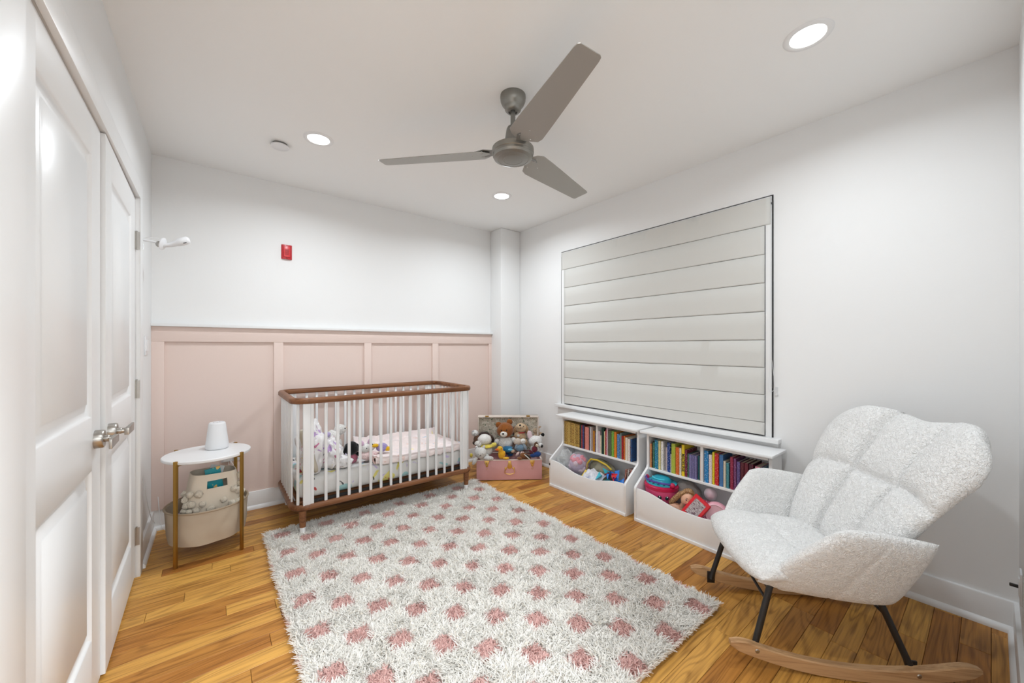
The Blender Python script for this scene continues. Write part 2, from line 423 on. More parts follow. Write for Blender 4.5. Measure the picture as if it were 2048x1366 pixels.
# ------------------------------------------------------------------ ceiling lights
def downlight(x, y, label, k=1.0):
    t = thing('recessed_light', label, 'ceiling light', (x, y, ZC), 0, 'recessed ceiling lights')
    MB().lathe([(0.062, -0.003), (0.066, -0.007), (0.083, -0.004), (0.086, 0.0)], 40).build('trim_ring', M['white'], t, smooth=60)
    MB().lathe([(0.0, -0.0035), (0.062, -0.0035), (0.062, -0.001), (0, -0.001)], 40).build('diffuser', M['lamp'], t)
    ld = bpy.data.lights.new('lamp', 'AREA'); ld.shape = 'DISK'; ld.size = 0.12; ld.energy = LAMP_W * k; ld.color = LAMP_COL; ld.spread = LAMP_SPREAD
    lo = bpy.data.objects.new('lamp', ld); C.objects.link(lo); lo.parent = t; lo.location = (0, 0, -0.009)
downlight(1.94, 0.475, 'round recessed ceiling light near the right wall above the rocking chair', 0.72)
downlight(0.513, 2.594, 'round recessed ceiling light beside the smoke detector')
downlight(1.936, 2.60, 'round recessed ceiling light below the fan, near the far corner')
downlight(0.513, 0.475, 'unseen fourth recessed ceiling light near the closet, completing the grid', 0.85)  # out of view; completes the grid and is added for even brightness

t = thing('hall_fill_light', 'added fill light in the unseen hall behind the camera', 'ceiling light', (0.2, -0.75, ZC))  # out-of-view lamp added to lift the room's brightness through the doorway
MB().lathe([(0, -0.05), (0.13, -0.045), (0.16, -0.02), (0.165, 0), (0, 0)], 32).build('shade', M['lamp'], t)
ld = bpy.data.lights.new('lamp', 'AREA'); ld.shape = 'DISK'; ld.size = 0.3; ld.energy = HALL_FILL_W; ld.color = LAMP_COL
lo = bpy.data.objects.new('lamp', ld); C.objects.link(lo); lo.parent = t; lo.location = (0, 0, -0.06)
# smoke detector
t = thing('smoke_detector', 'small flat white smoke detector on the ceiling left of a recessed light', 'smoke detector', (0.332, 2.81, ZC))
MB().lathe([(0, -0.014), (0.040, -0.014), (0.040, 0), (0, 0)], 32).build('base', M['fan_dark'], t)
MB().lathe([(0, -0.024), (0.046, -0.024), (0.051, -0.021), (0.051, -0.014), (0, -0.0135)], 36).build('cover', M['plastic'], t)

# ------------------------------------------------------------------ ceiling fan
fan = thing('ceiling_fan', 'brushed steel ceiling fan with three broad blades', 'ceiling fan', (1.212, 1.53, ZC))
MB().lathe([(0, 0), (0.065, 0), (0.066, -0.010), (0.064, -0.028), (0.056, -0.046), (0.047, -0.054), (0.045, -0.060), (0.041, -0.074), (0.031, -0.084), (0.023, -0.085), (0.021, -0.078), (0, -0.078)], 40).build('canopy', M['fan_hub'], fan, smooth=50)
MB().lathe([(0, -0.07), (0.0125, -0.07), (0.0125, -0.18), (0, -0.18)], 20).build('downrod', M['fan_dark'], fan)
MB().lathe([(0, -0.152), (0.014, -0.154), (0.028, -0.162), (0.034, -0.175), (0.047, -0.262), (0, -0.262)], 32).build('motor_cover', M['fan_dark'], fan, smooth=50)
MB().lathe([(0, -0.262), (0.060, -0.263), (0.098, -0.268), (0.107, -0.274), (0.108, -0.281), (0.1075, -0.298), (0.104, -0.301), (0.104, -0.312), (0.098, -0.322), (0.080, -0.328), (0.078, -0.327), (0.05, -0.331), (0.048, -0.330), (0.0, -0.333)], 64).build('motor_housing', M['fan_hub'], fan, smooth=22)
def blade(ang):
    # local x outward; pitched about x
    m = MB()
    out = [(0.118, -0.030), (0.135, -0.062), (0.165, -0.084), (0.26, -0.081), (0.50, -0.066), (0.700, -0.054), (0.718, -0.050), (0.724, -0.042), (0.720, 0.040), (0.714, 0.047), (0.696, 0.050), (0.5, 0.060), (0.3, 0.070), (0.20, 0.074), (0.165, 0.066), (0.122, 0.012)]
    n = len(out)
    top = []
    P0 = -15
    for zoff in (0.0015, -0.0015):
        for x, y in out:
            p = math.radians(P0 * (1 - 0.25 * (x - 0.1) / 0.62))
            camber = 0.010 * (1 - (y / 0.08) ** 2)
            z = y * math.sin(p) + zoff + camber * 0.6
            top.append((x, y * math.cos(p), z))
    m.v = top
    m.f = [(i, (i + 1) % n, n + (i + 1) % n, n + i) for i in range(n)]
    for off in (0, n):
        for i in range(7): m.f.append((off + i, off + i + 1, off + 14 - i, off + 15 - i))
    bl = m.build('blade', M['fan'], fan, loc=(0, 0, -0.293), rot=(0, 0, math.radians(ang)), smooth=40)
    p = math.radians(P0)
    for x, y in ((0.158, -0.028), (0.158, 0.030), (0.215, 0.0)):
        MB().lathe([(0, -0.007), (0.004, -0.006), (0.006, -0.0025), (0.006, 0.006), (0, 0.006)], 12, (x, y * math.cos(p), y * math.sin(p) + 0.004)).build('screw', M['nickel'], bl)
    MB().prism([(0.085, -0.02), (0.085, 0.02), (0.15, 0.038), (0.235, 0.012), (0.235, -0.012), (0.15, -0.038)], 0.006, 0.010).build('blade_bracket', M['fan_dark'], bl, smooth=0)
for a in (-107, 13, 133): blade(a)

# ------------------------------------------------------------------ roman blind
fab = mat('grey_linen_shade', (0.66, 0.65, 0.615), 0.9, bump=((30, 260, 260), 0.25, 0.001), spec=0.1, sheen=0.2)
nt = fab.node_tree
bl = thing('roman_blind', 'pale grey roman blind, fully lowered over the window', 'window blind', (2.70, 0, 0))
zs = [2.160, 1.990, 1.810, 1.632, 1.4535, 1.276, 1.104, 0.934, 0.762, 0.682]
by0, by1 = 0.879, 2.598
for k in range(9):
    z1, z0 = zs[k], zs[k + 1]
    n = 60; v = []; f = []
    rows = [(0, 0.0025), (0.02, -0.0035), (0.5, -0.0038 - 0.001 * k / 9), (0.94, -0.0042 - 0.002 * (k / 9)), (0.987, -0.004 - 0.002 * (k / 9)), (1.0, -0.0012)]
    ya, yb = (by0 - (0.031 if k == 0 else 0), by1 + (0.037 if k == 0 else 0)) if k == 0 else (by0, by1)
    for j, (tt, dx) in enumerate(rows):
        for i in range(n + 1):
            yy = ya + (yb - ya) * i / n
            w = 0.0022 * mnoise.noise(Vector((yy * 9, k * 0.35 + tt * 0.35, 0))) + 0.0012 * mnoise.noise(Vector((yy * 28, k * 1.3 + tt, 4)))
            v.append((dx + w, yy, z1 + (z0 - z1) * tt + 0.0008 * mnoise.noise(Vector((yy * 3, k, 9)))))
    for j in range(len(rows) - 1):
        for i in range(n):
            a = j * (n + 1) + i
            f.append((a, a + 1, a + n + 2, a + n + 1))
    o = MB().add(v, f).build('fabric_panel', fab, bl, smooth=60)
    sm = o.modifiers.new('thick', 'SOLIDIFY'); sm.thickness = 0.003; sm.offset = -1
MB().box(0.006, 0.03, WY0 + 0.004, WY1 - 0.004, 2.125, 2.165).build('headrail', M['plastic'], bl, bevel=0.002)
MB().box(-0.004, 0.012, by1 + 0.014, WY1 - 0.002, 2.118, 2.150).build('end_cap', M['plastic'], bl, bevel=0.003)
m = MB()
for k in range(170):
    m.ball((-0.001, 0.8395, 2.13 - k * 0.0068), 0.0022, 5, 4)
o = m.build('bead_chain', mat('grey_beads', (0.25, 0.25, 0.25), 0.4), bl); o['kind'] = 'stuff'
MB().tube([(-0.002, 0.846, 2.12), (-0.003, 0.847, 1.4), (-0.004, 0.85, 1.10), (-0.005, 0.857, 0.975), (-0.010, 0.845, 0.952), (-0.006, 0.83, 0.965), (-0.008, 0.82, 0.98), (-0.003, 0.832, 1.07), (-0.001, 0.8395, 1.15)], 0.0012, 6).build('cord', M['plastic'], bl)
MB().lathe([(0, 0), (0.007, 0), (0.008, 0.004), (0.008, 0.012), (0.010, 0.016), (0, 0.018)], 12, (-0.008, 0.818, 0.94), 'x').box(-0.002, 0.0, 0.811, 0.826, 0.93, 0.985).build('cord_holder', mat('clear_plastic', (0.7, 0.7, 0.7), 0.2), bl, loc=(0.010, 0, 0))
# dark strips painted as the shadow in the gaps above and beside the blind
MB().box(0.020, 0.024, WY0, WY1, WZ1 - 0.0125, WZ1 - 0.0005).build('top_gap_shadow', M['dark'], bl, smooth=0)
MB().box(0.002, 0.012, WY0 + 0.0006, WY0 + 0.0066, WZ0 + 0.002, WZ1 - 0.01).build('side_gap_shadow', M['dark'], bl, smooth=0)
MB().box(0.002, 0.012, WY1 - 0.0112, WY1 - 0.006, WZ0 + 0.002, WZ1 - 0.05).build('side_gap_shadow', M['dark'], bl, smooth=0)

# ------------------------------------------------------------------ wall fittings
t = thing('fire_alarm_sounder', 'red fire alarm sounder plate high on the white back wall', 'fire alarm', (0.458, YB, 1.988))
red = mat('red_plastic', lin(190, 35, 45), 0.35)
MB().prism([(-0.037, 0), (-0.037, -0.006), (-0.030, -0.014), (0, -0.018), (0.030, -0.014), (0.037, -0.006), (0.037, 0)], -0.057, 0.057, 'z').build('plate', red, t, bevel=0.002)
MB().box(-0.022, 0.022, -0.024, -0.014, -0.042, 0.042).build('horn', mat('red_plastic_light', lin(215, 60, 65), 0.3), t, bevel=0.006)
m = MB()
for k in range(6): m.box(-0.014, 0.014, -0.0255, -0.0238, -0.022 + k * 0.008, -0.019 + k * 0.008)
m.build('grille', mat('dark_red', lin(140, 25, 30), 0.5), t, smooth=0)
for z in (0.049, -0.049): MB().ball((0, -0.018, z), 0.0035, 8, 6).build('screw', mat('dark_red2', lin(110, 10, 15), 0.5), t)

t = thing('baby_monitor_camera', 'white baby monitor camera on a wall arm above the side table', 'camera', (XL, 3.0, 1.84))
MB().box(0.0, 0.006, -0.03, 0.03, -0.03, 0.03).build('wall_plate', M['plastic'], t, bevel=0.002)
MB().tube([(0.004, 0, 0.003), (0.045, 0.0, 0.0), (0.088, -0.005, -0.006)], 0.006, 10).build('arm', M['plastic'], t)
MB().lathe([(0, -0.007), (0.022, -0.007), (0.036, -0.002), (0.037, 0.002), (0.025, 0.008), (0, 0.009)], 24, (0, 0, 0), 'x').build('joint_disc', M['plastic'], t, loc=(0.094, -0.006, -0.008), rot=(0, 0.25, -0.3))
MB().ball((0.076, 0.0, -0.010), (0.014, 0.014, 0.018), 12, 8).build('clamp', M['nickel'], t)
h = MB().tube([(0.096, -0.008, -0.020), (0.130, -0.012, -0.008), (0.150, -0.014, 0.002), (0.165, -0.016, 0.010), (0.205, -0.02, 0.030), (0.215, -0.021, 0.033)], [0.008, 0.014, 0.016, 0.022, 0.023, 0.012], 16).build('camera_body', M['plastic'], t, smooth=80)
MB().lathe([(0, 0), (0.011, 0), (0.011, 0.003), (0, 0.003)], 20, (0, 0, 0), 'z').build('lens', M['black'], h, loc=(0.193, -0.030, 0.011), rot=(0.5, -0.42, 0))
t = tag(MB().tube([(XL + 0.004, 3.0, 1.85), (XL + 0.03, 3.0, 1.862), (XL + 0.07, 2.99, 1.862), (XL + 0.088, 2.99, 1.846)], 0.0014, 6).tube([(XL + 0.004, 3.0, 1.85), (XL + 0.016, 2.985, 1.80), (XL + 0.004, 2.96, 1.74), (XL + 0.004, 2.955, 1.2), (XL + 0.004, 2.98, 0.75), (XL + 0.004, 3.04, 0.5), (XL + 0.02, 3.12, 0.28), (XL + 0.028, 3.2, 0.17), (XL + 0.035, 3.3, 0.11)], 0.0016, 6).build('monitor_cable', M['plastic']), 'thin white cable running down the left wall from the monitor camera', 'cable')
def plate(name, label, cat, loc, rz, w, h, kind='outlet'):
    t = thing(name, label, cat, loc, rz)
    MB().box(-w / 2, w / 2, -0.006, 0, -h / 2, h / 2).build('cover_plate', M['plastic'], t, bevel=0.002)
    return t
t = plate('light_switch', 'white double light switch plate beside the closet door', 'switch', (XL, 3.21, 1.24), 90, 0.115, 0.115)
for x in (-0.025, 0.025): MB().box(x - 0.016, x + 0.016, -0.010, -0.005, -0.033, 0.033).build('rocker', M['white'], t, bevel=0.0015)
t = plate('wall_outlet', 'white wall outlet with two plug adapters behind the side table', 'outlet', (0.10, YB - 0.006, 0.445), 0, 0.115, 0.115)
MB().box(-0.045, 0.005, -0.050, -0.005, -0.045, 0.045).build('plug_adapter', M['white'], t, bevel=0.004)
MB().box(0.012, 0.046, -0.035, -0.005, -0.01, 0.035).build('plug_adapter', M['white'], t, bevel=0.004)
m = MB()
for k in range(4): m.box(-0.036 + k * 0.007, -0.0315 + k * 0.007, -0.0508, -0.0498, -0.006, 0.002)
m.build('plug_lettering', mat('grey_print', (0.25, 0.25, 0.25), 0.5), t, smooth=0)
t = plate('electrical_outlet', 'white outlet plate on the near right wall beside the rocking chair', 'outlet', (2.42, YF, 0.315), 180, 0.075, 0.118)
MB().box(-0.017, 0.017, -0.009, -0.005, -0.034, 0.034).build('socket_face', M['white'], t, bevel=0.002)
MB().box(-0.006, 0.006, -0.030, -0.008, -0.006, 0.004).build('plug', M['black'], t, bevel=0.002)
tag(MB().tube([(XL + 0.038, 3.42, 0.24), (XL + 0.045, 3.40, 0.16), (XL + 0.06, 3.36, 0.05), (XL + 0.10, 3.33, 0.02), (XL + 0.075, 3.40, 0.06), (XL + 0.09, 3.43, 0.10), (XL + 0.12, 3.42, 0.035), (XL + 0.19, 3.40, 0.012), (XL + 0.34, 3.40, 0.03), (XL + 0.42, 3.445, 0.30), (XL + 0.41, 3.445, 0.42)], 0.0022, 6).build('power_cord', M['plastic']), 'tangled white power cord by the baseboard left of the fabric basket', 'cord')

# ------------------------------------------------------------------ crib
CX0, CX1, CY0, CY1, CR = 0.385, 1.755, 2.74, 3.452, 0.10
crib = thing('crib', 'white slatted baby crib with walnut brown rails against the pink wall', 'crib', ((CX0 + CX1) / 2, (CY0 + CY1) / 2, 0))
ccx, ccy = (CX0 + CX1) / 2, (CY0 + CY1) / 2
hx, hy = (CX1 - CX0) / 2, (CY1 - CY0) / 2
def loop_pts(inset, n=8):
    r = CR - inset; p = []
    for cx_, cy_, a0 in ((hx - CR, hy - CR, 0), (-hx + CR, hy - CR, 90), (-hx + CR, -hy + CR, 180), (hx - CR, -hy + CR, 270)):
        for k in range(n + 1):
            t = math.radians(a0 + 90 * k / n); p.append((cx_ + r * math.cos(t), cy_ + r * math.sin(t)))
    return p
def rail_seg(pts, z0, z1, w, name):
    """w wide rounded rail following the open polyline pts (outer face at offset 0)"""
    sec = [(0.0, z0 + 0.006), (0.006, z0), (w - 0.006, z0), (w, z0 + 0.006), (w, z1 - 0.010), (w - 0.008, z1 - 0.001), (w / 2, z1), (0.008, z1 - 0.001), (0, z1 - 0.010)]
    k = len(sec); v = []; f = []
    for i, p in enumerate(pts):
        a = Vector(pts[max(i - 1, 0)]); b = Vector(pts[min(i + 1, len(pts) - 1)])
        d = (b - a).normalized(); nrm = Vector((-d.y, d.x))
        for s_, z in sec: v.append((p[0] + nrm.x * s_, p[1] + nrm.y * s_, z))
    for i in range(len(pts) - 1):
        for j in range(k): f.append((i * k + j, i * k + (j + 1) % k, (i + 1) * k + (j + 1) % k, (i + 1) * k + j))
    f.append(tuple(range(k))[::-1]); f.append(tuple((len(pts) - 1) * k + j for j in range(k)))
    return MB().add(v, f).build(name, M['walnut'], crib, smooth=50)
P_ = loop_pts(0)
for z0, z1, w in ((0.862, 0.900, 0.042), (0.172, 0.208, 0.042)):
    nm = 'top_rail' if z0 > 0.5 else 'bottom_rail'
    for q in range(4):
        corner = P_[q * 9:q * 9 + 9]
        rail_seg(corner, z0, z1, w, nm + '_corner')
        nxt = P_[(q * 9 + 9) % 36]
        a, b = Vector(corner[-1]), Vector(nxt); d = (b - a).normalized() * 0.0012
        rail_seg([tuple(a + d), tuple(a.lerp(b, .5)), tuple(b - d)], z0, z1, w, nm)
# slats
def slat(x, y, w, dpt, rz=0, name='slat'):
    return MB().box(-w / 2, w / 2, -dpt / 2, dpt / 2, 0.196, 0.872).build(name, M['white'], crib, loc=(x, y, 0), rot=(0, 0, rz), bevel=0.004)
for yy in (-hy + 0.021, hy - 0.021):
    for px in (-1, 1):
        slat(px * 0.594, yy, 0.044, 0.022, name='post'); slat(px * 0.562, yy, 0.020, 0.014, name='post_edge')
    for k in range(14): slat(-0.553 + (k + 1) * 1.106 / 15, yy, 0.019, 0.012)
for xx in (-hx + 0.021, hx - 0.021):
    for k in range(8): slat(xx, -0.225 + k * 0.45 / 7, 0.0165, 0.012, PI / 2)
    for sy in (-1, 1):
        t = math.radians(45); r = CR - 0.021
        slat(math.copysign(hx - CR + r * math.cos(t), xx), sy * (hy - CR + r * math.sin(t)), 0.0165, 0.012, math.radians(-45 * sy if xx > 0 else 45 * sy) )
for sx in (-1, 1):
    for sy in (-1, 1):
        z0 = 0.012 if sy < 0 else 0.0
        lg = MB().lathe([(0, z0 + 0.052), (0.0185, z0 + 0.052), (0.0235, 0.173), (0, 0.173)], 20).build('leg', M['walnut'], crib, loc=(sx * 0.616, sy * (hy - 0.03), 0))
        MB().lathe([(0, z0), (0.016, z0), (0.0188, z0 + 0.053), (0, z0 + 0.053)], 20).build('white_tip', M['white'], lg)
MB().box(-hx + 0.043, hx - 0.043, -hy + 0.043, hy - 0.043, 0.214, 0.226).build('mattress_base', M['walnut'], crib)
MB().box(-hx + 0.08, hx - 0.08, -hy + 0.03, -hy + 0.05, 0.2, 0.226).build('support_bar', M['black'], crib, smooth=0)

# mattress with printed sheet
def blotch(name, base, cols, scale=9, size=0.2, extra=None):
    m = bpy.data.materials.new(name); m.use_nodes = True; nt = m.node_tree; N = nt.nodes; L = nt.links; b = N['Principled BSDF']
    b.inputs['Roughness'].default_value = 0.85; b.inputs['Specular IOR Level'].default_value = 0.15
    tc = N.new('ShaderNodeTexCoord'); prev = None
    cur = None
    for i, (c, thr) in enumerate(cols):
        mp = N.new('ShaderNodeMapping'); mp.inputs['Location'].default_value = (i * 3.17, i * 1.3, i * 2.1); L.new(tc.outputs['Object'], mp.inputs[0])
        nz = N.new('ShaderNodeTexNoise'); nz.inputs['Scale'].default_value = scale * (1 + 0.23 * i); nz.inputs['Detail'].default_value = 2.5; nz.inputs['Distortion'].default_value = 0.8
        L.new(mp.outputs[0], nz.inputs[0])
        rp = N.new('ShaderNodeValToRGB'); rp.color_ramp.elements[0].position = thr; rp.color_ramp.elements[1].position = thr + 0.012; L.new(nz.outputs[0], rp.inputs[0])
        mx = N.new('ShaderNodeMix'); mx.data_type = 'RGBA'; L.new(rp.outputs[0], mx.inputs[0])
        if cur is None: mx.inputs[6].default_value = (*base, 1)
        else: L.new(cur, mx.inputs[6])
        mx.inputs[7].default_value = (*c, 1); cur = mx.outputs[2]
    L.new(cur, b.inputs['Base Color'])
    n2 = N.new('ShaderNodeTexNoise'); n2.inputs['Scale'].default_value = 14; L.new(tc.outputs['Object'], n2.inputs[0])
    bp = N.new('ShaderNodeBump'); bp.inputs['Strength'].default_value = 0.4; bp.inputs['Distance'].default_value = 0.008; L.new(n2.outputs[0], bp.inputs['Height']); L.new(bp.outputs[0], b.inputs['Normal'])
    return m
M['sheet'] = blotch('printed_crib_sheet', lin(222, 221, 218), [(lin(165, 205, 206), 0.62), (lin(226, 216, 130), 0.63), (lin(80, 80, 82), 0.67), (lin(190, 80, 78), 0.665), (lin(200, 188, 220), 0.65)], 6)
mt = MB().box(CX0 + 0.05, CX1 - 0.05, CY0 + 0.05, CY1 - 0.05, 0.229, 0.372).build('crib_mattress', M['sheet'], bevel=0.05, seg=5, smooth=60)
tag(mt, 'crib mattress in a white fitted sheet with coloured print, inside the crib', 'mattress')

def cloth(name, fn, mat_, nu=60, nv=40, thick=0.006, smooth=80, parent=None):
    v = [fn(i / nu, j / nv) for j in range(nv + 1) for i in range(nu + 1)]
    f = [(j * (nu + 1) + i, j * (nu + 1) + i + 1, (j + 1) * (nu + 1) + i + 1, (j + 1) * (nu + 1) + i) for j in range(nv) for i in range(nu)]
    o = MB().add(v, f).build(name, mat_, parent, smooth=smooth)
    md = o.modifiers.new('thick', 'SOLIDIFY'); md.thickness = thick; md.offset = 1
    return o
def nz3(x, y, z): return mnoise.noise(Vector((x, y, z)))
M['quilt'] = blotch('pale_pink_quilt', lin(244, 232, 230), [(lin(250, 236, 232), 0.5), (lin(240, 214, 205), 0.66), (lin(196, 215, 232), 0.70), (lin(246, 232, 190), 0.71)], 6)
M['pinkedge'] = mat('pink_quilt_binding', lin(240, 208, 200), 0.85)
def quilt(s, t):
    x = 0.93 + s * 0.765
    y0 = CY0 + 0.047; L_ = 0.62
    d = t * L_
    # front hang, top, back rise against the slats
    if d < 0.035: y, z = y0 - 0.006 + 0.004 * math.sin(s * 17), 0.355 + d
    elif d < 0.56: y, z = y0 + (d - 0.035) * 1.05, 0.392
    else: y, z = y0 + 0.551 + (d - 0.56) * 0.35, 0.392 + (d - 0.56) * 0.9
    z += 0.014 * abs(nz3(x * 9, y * 9, 1)) + 0.010 * abs(nz3(x * 24, y * 20, 3)) * (1.6 if d > 0.45 else 0.8)
    if s < 0.12: z += 0.03 * (0.12 - s) / 0.12 * (0.5 + 0.5 * math.sin(t * 9))
    return (x, min(y, CY1 - 0.05), z)
q = cloth('crib_quilt', quilt, M['quilt'], 90, 60, 0.008)
tag(q, 'pale pink printed quilt spread over the crib mattress', 'blanket')
cloth('folded_edge', lambda s, t: (0.925 + 0.012 * math.cos(t * 2 * PI) + 0.04 * s * (1 - s) + 0.014 * math.sin(s * 21), CY0 + 0.05 + s * 0.5, 0.402 + 0.020 * math.sin(t * 2 * PI) + 0.01 * nz3(s * 9, t, 0)), M['pinkedge'], 30, 12, 0.002, parent=q)
M['fold'] = blotch('floral_fleece', lin(236, 233, 232), [(lin(190, 160, 205), 0.63), (lin(205, 130, 160), 0.67), (lin(235, 215, 150), 0.69), (lin(110, 110, 120), 0.70)], 16)
# crumpled blanket heap at the head end
def heap_part(name, c, r, seed, parent=None):
    v = []; f = []; nu, nv = 64, 44
    for j in range(nv + 1):
        ph = -PI / 2 + PI * j / nv
        for i in range(nu):
            th = 2 * PI * i / nu
            d = Vector((math.cos(ph) * math.cos(th), math.cos(ph) * math.sin(th), math.sin(ph)))
            k = 1 + 0.30 * mnoise.noise(d * 1.9 + Vector((seed, 0, 0))) - 0.22 * abs(mnoise.noise(Vector((d.x * 5, d.y * 5, d.z * 2.2 + seed)))) + 0.05 * mnoise.noise(d * 11)
            v.append((c[0] + d.x * r[0] * k, c[1] + d.y * r[1] * k, max(0.379, c[2] + d.z * r[2] * k)))
    for j in range(nv):
        for i in range(nu): f.append((j * nu + i, j * nu + (i + 1) % nu, (j + 1) * nu + (i + 1) % nu, (j + 1) * nu + i))
    return MB().add(v, f).build(name, M['fold'], parent, smooth=60)
hp = tag(heap_part('bundled_blanket', (0.535, 2.97, 0.50), (0.095, 0.16, 0.205), 3), 'crumpled white blanket with mauve flowers heaped at the left end of the crib', 'blanket')
heap_part('blanket_fold', (0.665, 2.98, 0.45), (0.085, 0.15, 0.125), 8, hp)
heap_part('blanket_fold', (0.72, 2.90, 0.405), (0.075, 0.09, 0.05), 13, hp)
def pad(s, t):
    a = s * 2 - 1; r = 0.024 * (1 - a ** 6) ** .5
    return (0.455 + 0.17 * (0.5 * s + 0.0) + r * math.cos(t * 2 * PI), CY0 + 0.085 + r * math.sin(t * 2 * PI) * 2.2, 0.385 + 0.30 * (1 - s) + 0.0)
tag(cloth('tan_pillow', pad, mat('tan_cotton', lin(198, 188, 170), 0.9, bump=(300, 0.2, 0.001)), 24, 20, 0.002), 'slim tan cushion leaning inside the left front corner of the crib', 'cushion')

# ------------------------------------------------------------------ plush toys
_pm = {}
def plushmat(rgb, rough=0.95, sc=260):
    if (rgb, sc) not in _pm:
        c = lin(*rgb); d = tuple(x * 0.72 for x in c)
        _pm[(rgb, sc)] = mat('plush_%d_%d_%d' % rgb, d, rough, bump=(sc, 0.7, 0.003), var=(sc * .6, c, 0.35, 0.6), sheen=0.3, spec=0.15)
    return _pm[(rgb, sc)]
def plush(name, label, cat, base, rz, parts, k=1.0, group=None):
    t = thing(name, label, cat, base, rz, group)
    for i, p in enumerate(parts):
        nm, c, r, col = p[:4]; rot = p[4] if len(p) > 4 else None
        r = (r, r, r) if not isinstance(r, tuple) else r
        glossy = nm in ('eye', 'nose', 'mouth')
        mm = plushmat(col) if not glossy else _gloss(col)
        sm = max(r) * k < 0.012
        MB().ball(tuple(a * k for a in c), tuple(a * k for a in r), 10 if sm else 20, 7 if sm else 13, rot, lump=0 if sm else 0.10, seed=i + len(label)).build(nm, mm, t, smooth=80)
    return t
_gm = {}
def _gloss(col):
    if col not in _gm: _gm[col] = mat('gloss_%d_%d_%d' % col, lin(*col), 0.2)
    return _gm[col]
WH = (236, 234, 230); BK = (18, 18, 20); BR = (150, 88, 38); TAN = (206, 172, 135)
# crib plushes
plush('plush_toy', 'white plush toy with lilac and yellow trim lying highest on the heap in the crib', 'plush toy', (0.70, 3.06, 0.56), 20,
      [('body', (0, 0, 0), (.055, .05, .05), WH), ('head', (0.055, -0.01, 0.045), (.045, .042, .04), WH), ('wing', (-.055, -.02, .03), (.035, .012, .018), (190, 175, 215), (0, 20, 0)), ('foot', (.095, .0, .045), (.016, .02, .018), (240, 190, 40)), ('eye', (.07, -.05, .055), .005, BK), ('leg', (0.04, -.02, -.06), (.02, .02, .04), WH)])
plush('plush_toy', 'black floppy-eared plush puppy between the heap and the quilt in the crib', 'plush toy', (0.80, 2.93, 0.455), 0,
      [('head', (0, 0, 0.03), (.05, .045, .05), BK), ('ear', (-.042, -.01, .03), (.014, .012, .036), BK, (0, 25, 0)), ('ear', (.044, -.01, .03), (.014, .012, .036), BK, (0, -25, 0)), ('body', (0.01, 0.02, -.045), (.04, .038, .045), (200, 120, 140)), ('arm', (.05, -.01, -.02), (.03, .014, .014), BK, (0, 30, 0))])
plush('plush_toy', 'lilac plush toy with yellow beak lying on the quilt in the crib', 'plush toy', (0.98, 3.0, 0.445), -25,
      [('head', (-.02, 0, 0.012), (.04, .038, .036), WH), ('beak', (.015, -.02, .02), (.03, .022, .014), (240, 190, 40)), ('body', (.065, .0, -.002), (.045, .04, .034), (170, 155, 205)), ('bow', (-.03, -.035, -.012), (.026, .010, .014), (210, 30, 35), (0, 0, 20)), ('eye', (.0, -.034, .034), .005, BK), ('foot', (.11, -.01, -.012), (.025, .02, .018), (240, 190, 40))])
plush('plush_toy', 'pale pink plush toy with folded arms beside the black one in the crib', 'plush toy', (0.90, 2.89, 0.43), 10,
      [('body', (0, 0, -.005), (.05, .04, .035), (240, 214, 212)), ('head', (-.01, .0, .05), (.036, .034, .034), WH), ('ear', (-.035, 0, .085), (.012, .008, .026), (225, 190, 215), (0, -20, 0)), ('ear', (.015, 0, .088), (.012, .008, .026), (225, 190, 215), (0, 15, 0)), ('arm', (.05, -.01, .0), (.03, .014, .014), (238, 205, 205), (0, 20, 0)), ('eye', (-.02, -.033, .055), .004, BK), ('eye', (.005, -.033, .055), .004, BK)])

# ------------------------------------------------------------------ trunk of soft toys
TA = -35.7
tr = thing('toy_chest', 'pink open toy trunk with brass latches, overflowing with soft toys', 'trunk', (1.899, 2.937, 0), TA)
M['trunk'] = mat('pink_vinyl', lin(212, 158, 158), 0.45)
M['floral'] = blotch('floral_lining', lin(205, 195, 178), [(lin(228, 222, 208), 0.52), (lin(120, 135, 110), 0.60), (lin(90, 105, 85), 0.68), (lin(150, 120, 110), 0.70)], 34)
W_, D_, H_ = 0.605, 0.34, 0.19
m = MB().box(0, W_, 0, 0.012, 0.006, H_).box(0, W_, D_ - 0.012, D_, 0.006, H_).box(0, 0.012, 0.012, D_ - 0.012, 0.006, H_).box(W_ - 0.012, W_, 0.012, D_ - 0.012, 0.006, H_).box(0.012, W_ - 0.012, 0.012, D_ - 0.012, 0.006, 0.016)
m.build('body', M['trunk'], tr, bevel=0.003)
m = MB().box(-0.002, W_ + 0.002, -0.002, 0.014, H_ - 0.006, H_ + 0.003).box(-0.002, W_ + 0.002, D_ - 0.014, D_ + 0.002, H_ - 0.006, H_ + 0.003).box(-0.002, 0.014, 0.014, D_ - 0.014, H_ - 0.006, H_ + 0.003).box(W_ - 0.014, W_ + 0.002, 0.014, D_ - 0.014, H_ - 0.006, H_ + 0.003)
m.build('rim', mat('cream_rim', lin(225, 205, 195), 0.5), tr, bevel=0.0015)
lid = bpy.data.objects.new('lid', None)
C.objects.link(lid); lid.parent = tr; lid.location = (0, D_ + 0.002, H_); lid.rotation_euler = (math.radians(6), 0, 0)
LHt = 0.378
m = MB().box(0, W_, 0.052, 0.060, 0, LHt).box(0, W_, 0, 0.052, LHt - 0.010, LHt).box(0, 0.010, 0, 0.052, 0, LHt - 0.01).box(W_ - 0.010, W_, 0, 0.052, 0, LHt - 0.01).box(0.01, W_ - 0.01, 0, 0.052, 0, 0.008)
m.v = [(a, b - 0.058, c) for a, b, c in m.v]; lid.location = (0, D_ + 0.002, H_ + 0.002)
lid.location = (0, D_ + 0.035, H_ - 0.02)
